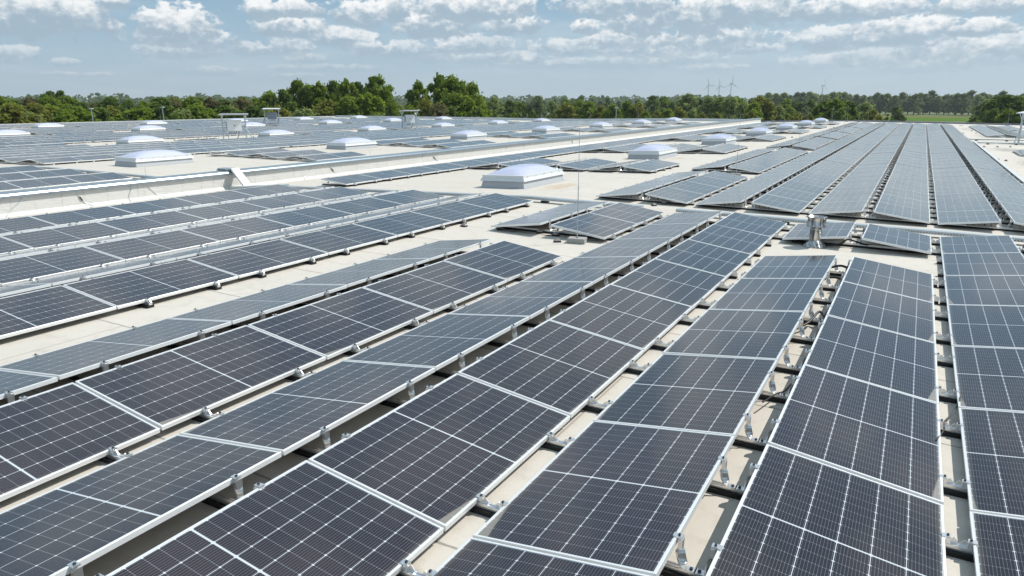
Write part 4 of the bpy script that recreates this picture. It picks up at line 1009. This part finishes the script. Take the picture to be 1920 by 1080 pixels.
# tall row behind the field and mid wood behind everything
u = 1440
while u < 1960:
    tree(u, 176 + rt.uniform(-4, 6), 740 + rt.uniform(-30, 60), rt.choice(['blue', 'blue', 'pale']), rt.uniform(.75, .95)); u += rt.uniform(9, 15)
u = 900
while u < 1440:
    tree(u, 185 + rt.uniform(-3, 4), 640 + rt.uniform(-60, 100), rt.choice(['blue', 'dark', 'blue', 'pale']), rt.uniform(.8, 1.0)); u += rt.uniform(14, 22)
trees.sort(key=lambda t: t[0])
cnts = {}
for (u, h, D, k, w) in trees:
    v = KINDS[k]; me, tr = v[rt.randrange(len(v))]
    belt = 'beyond the field' if D > 600 else ('in the nearer treeline' if D < 200 else 'in the middle distance treeline')
    n = cnts.get((k, belt), 0) + 1; cnts[(k, belt)] = n
    P = px_at(u, D, GZ); sc = h / 12.0
    Mx = Matrix.Translation(P) @ Matrix.Rotation(rt.uniform(0, 6.28), 4, 'Z') @ Matrix.Diagonal((sc * w * 1.28, sc * w * 1.28, sc, 1))
    o = link('tree', None, None, Mx); link('trunk', tr, o); link('crown', me, o)
    tag(o, '%s, %s of its kind from the left %s' % (TD[k], ordn(n), belt), 'tree', 'trees around the warehouse')
# far wood as one mass
mb = MB(); rf = random.Random(3)
for i in range(620):
    az = rf.uniform(-75, 12); D = rf.uniform(1150, 2300); a = R(az); cx, cy = math.sin(a) * D, math.cos(a) * D
    H = rf.uniform(15, 23) * (1.15 if D > 1600 else 1.0); Wd = rf.uniform(6, 12)
    for j in range(46):
        d = Vector((rf.gauss(0, 1), rf.gauss(0, 1), rf.gauss(0, 1))).normalized(); p = Vector((cx + d.x * Wd, cy + d.y * Wd, GZ + H * .55 + d.z * H * .45))
        x = Vector((rf.gauss(0, 1), rf.gauss(0, 1), rf.gauss(0, .6))).normalized(); y = x.orthogonal().normalized(); s1 = rf.uniform(1.8, 3.6)
        mb.quad(p - x * s1, p - y * s1, p + x * s1, p + y * s1)
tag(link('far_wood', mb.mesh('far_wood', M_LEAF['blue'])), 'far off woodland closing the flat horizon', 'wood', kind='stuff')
# hedge / undergrowth under the belts
mb = MB()
for i in range(9000):
    u = rf.uniform(-80, 1600) ; D = rf.choice([132, 150, 175, 200]) + rf.uniform(-6, 6)
    if u > 740: D = rf.choice([185, 210, 240]) + rf.uniform(-8, 8)
    P = px_at(u, D, GZ + rf.random() ** 1.3 * (6.2 if u < 900 else 4.6)); x = Vector((rf.gauss(0, 1), rf.gauss(0, 1), rf.gauss(0, 1))).normalized(); y = x.orthogonal().normalized(); s1 = rf.uniform(.35, .9)
    mb.quad(P - x * s1, P - y * s1, P + x * s1, P + y * s1)
tag(link('undergrowth', mb.mesh('undergrowth', M_LEAF['olive'])), 'tangled green undergrowth below the near treeline', 'undergrowth', kind='stuff')

# field strips
def field(u0, u1, D0, D1, z, col, name):
    M_ = flat(name + '_mat', col, .95, noise=.2, nscale=.05); mb = MB()
    mb.quad(px_at(u0, D0, z), px_at(u1, D0, z), px_at(u1, D1, z), px_at(u0, D1, z)); tag(link(name, mb.mesh(name, M_)), kind='structure')
field(1620, 1930, 520, 610, GZ + .05, (.09, .17, .025), 'green_field')
field(1625, 1930, 612, 700, GZ + .05, (.15, .16, .055), 'pale_field')
field(900, 1060, 330, 560, GZ + .05, (.26, .21, .15), 'bare_field')

# ------------------------------------------------------------------ wind turbines
def turbine(u, top, hub, D, rot, yaw, label):
    ph = (190.7 - hub) / 1390 * D + CAM.z; P = px_at(u, D, GZ); H = ph - GZ; bl = 29
    o = link('wind_turbine', None, None, Matrix.Translation(P) @ Matrix.Rotation(yaw, 4, 'Z'))
    mb = MB(); mb.tube([(0, 0, 0), (0, 0, H)], [3.4, 1.9], 12); link('tower', mb.mesh('tower', M_TURB), o)
    mb = MB(); mb.bar((0, 6, H + 1.5), (0, -5, H + 1.5), 4.2, 4.4); mb.tube([(0, -5, H + 1.5), (0, -8.5, H + 1.5)], [2.2, .6], 10); link('nacelle', mb.mesh('nacelle', M_TURB), o)
    for k in range(3):
        a = rot + k * 2 * math.pi / 3; d = Vector((math.sin(a), 0, math.cos(a))); c = Vector((0, -7, H + 1.5)); s = Vector((d.z, 0, -d.x))
        mb = MB(); pts = [(0, 1.1), (.12, 2.2), (.3, 2.6), (.7, 1.4), (1, .4)]; vs = []
        for t, w in pts:
            p = c + d * (bl * t); vs += [p - s * w * .4, p + s * w * .9, p + s * w * .4 + Vector((0, .7, 0)), p - s * w * .2 + Vector((0, .7, 0))]
        fs = []
        for i in range(len(pts) - 1):
            q = i * 4; fs += [(q + j, q + (j + 1) % 4, q + 4 + (j + 1) % 4, q + 4 + j) for j in range(4)]
        fs.append((16, 17, 18, 19)); mb.add(vs, fs); link('blade', mb.mesh('blade', M_TURB), o)
    tag(o, label, 'wind turbine', 'wind turbines on the horizon')
turbine(1327, 147, 162, 3066, R(-18), R(20), 'white wind turbine on the horizon, leftmost of the three together')
turbine(1347, 152, 164, 3133, R(-14), R(35), 'smaller white wind turbine, middle of the three together')
turbine(1369, 147, 160, 2933, R(3), R(40), 'white wind turbine on the horizon, rightmost of the three together')
turbine(1540, 148, 165, 3000, R(8), R(60), 'lone white wind turbine right of the other three')

# ------------------------------------------------------------------ lamp posts beyond the roof
def lamp(u, top, D, label):
    P = px_at(u, D, GZ); H = (190.7 - top) / 1390 * D + CAM.z - GZ
    o = link('street_lamp', None, None, Matrix.Translation(P)); mb = MB(); mb.tube([(0, 0, 0), (0, 0, H)], [.10, .06], 8); link('pole', mb.mesh('pole', M_GALV), o)
    mb = MB(); mb.box((0, 0, H + .05), (.32, .16, .06)); link('lamp_head', mb.mesh('lamp_head', M_WHITE), o)
    tag(o, label, 'street lamp', 'street lamps beyond the roof edge')
lamp(169, 202, 122, 'white headed lamp post before the left trees, left of two'); lamp(303, 200, 124, 'white headed lamp post before the left trees, right of two')
lamp(1156, 202, 130, 'white headed lamp before the centre trees')

# ------------------------------------------------------------------ haze
USE_HAZE = True
if USE_HAZE:
    mb = MB(); mb.box((-200, 2400, 95), (5200, 2900, 106))
    M_H = bpy.data.materials.new('air'); M_H.use_nodes = True; N = NT(M_H.node_tree); N.n.clear()
    o_ = N.new('ShaderNodeOutputMaterial'); v = N.new('ShaderNodeVolumePrincipled')
    v.inputs['Color'].default_value = (.80, .88, .95, 1); v.inputs['Density'].default_value = .00012; v.inputs['Anisotropy'].default_value = .2
    N.l.new(v.outputs[0], o_.inputs['Volume'])
    tag(link('haze', mb.mesh('haze', M_H)), 'thin blue air over the distant woods', 'haze', kind='stuff')
SC.cycles.max_bounces = 6; SC.cycles.diffuse_bounces = 2; SC.cycles.glossy_bounces = 3; SC.cycles.transparent_max_bounces = 6; SC.cycles.volume_bounces = 0
SC.cycles.use_denoising = True
print('panels', len(P2), 'individual', cnt, 'rails', nthing, 'trees', len(trees), 'objects', len(bpy.data.objects))
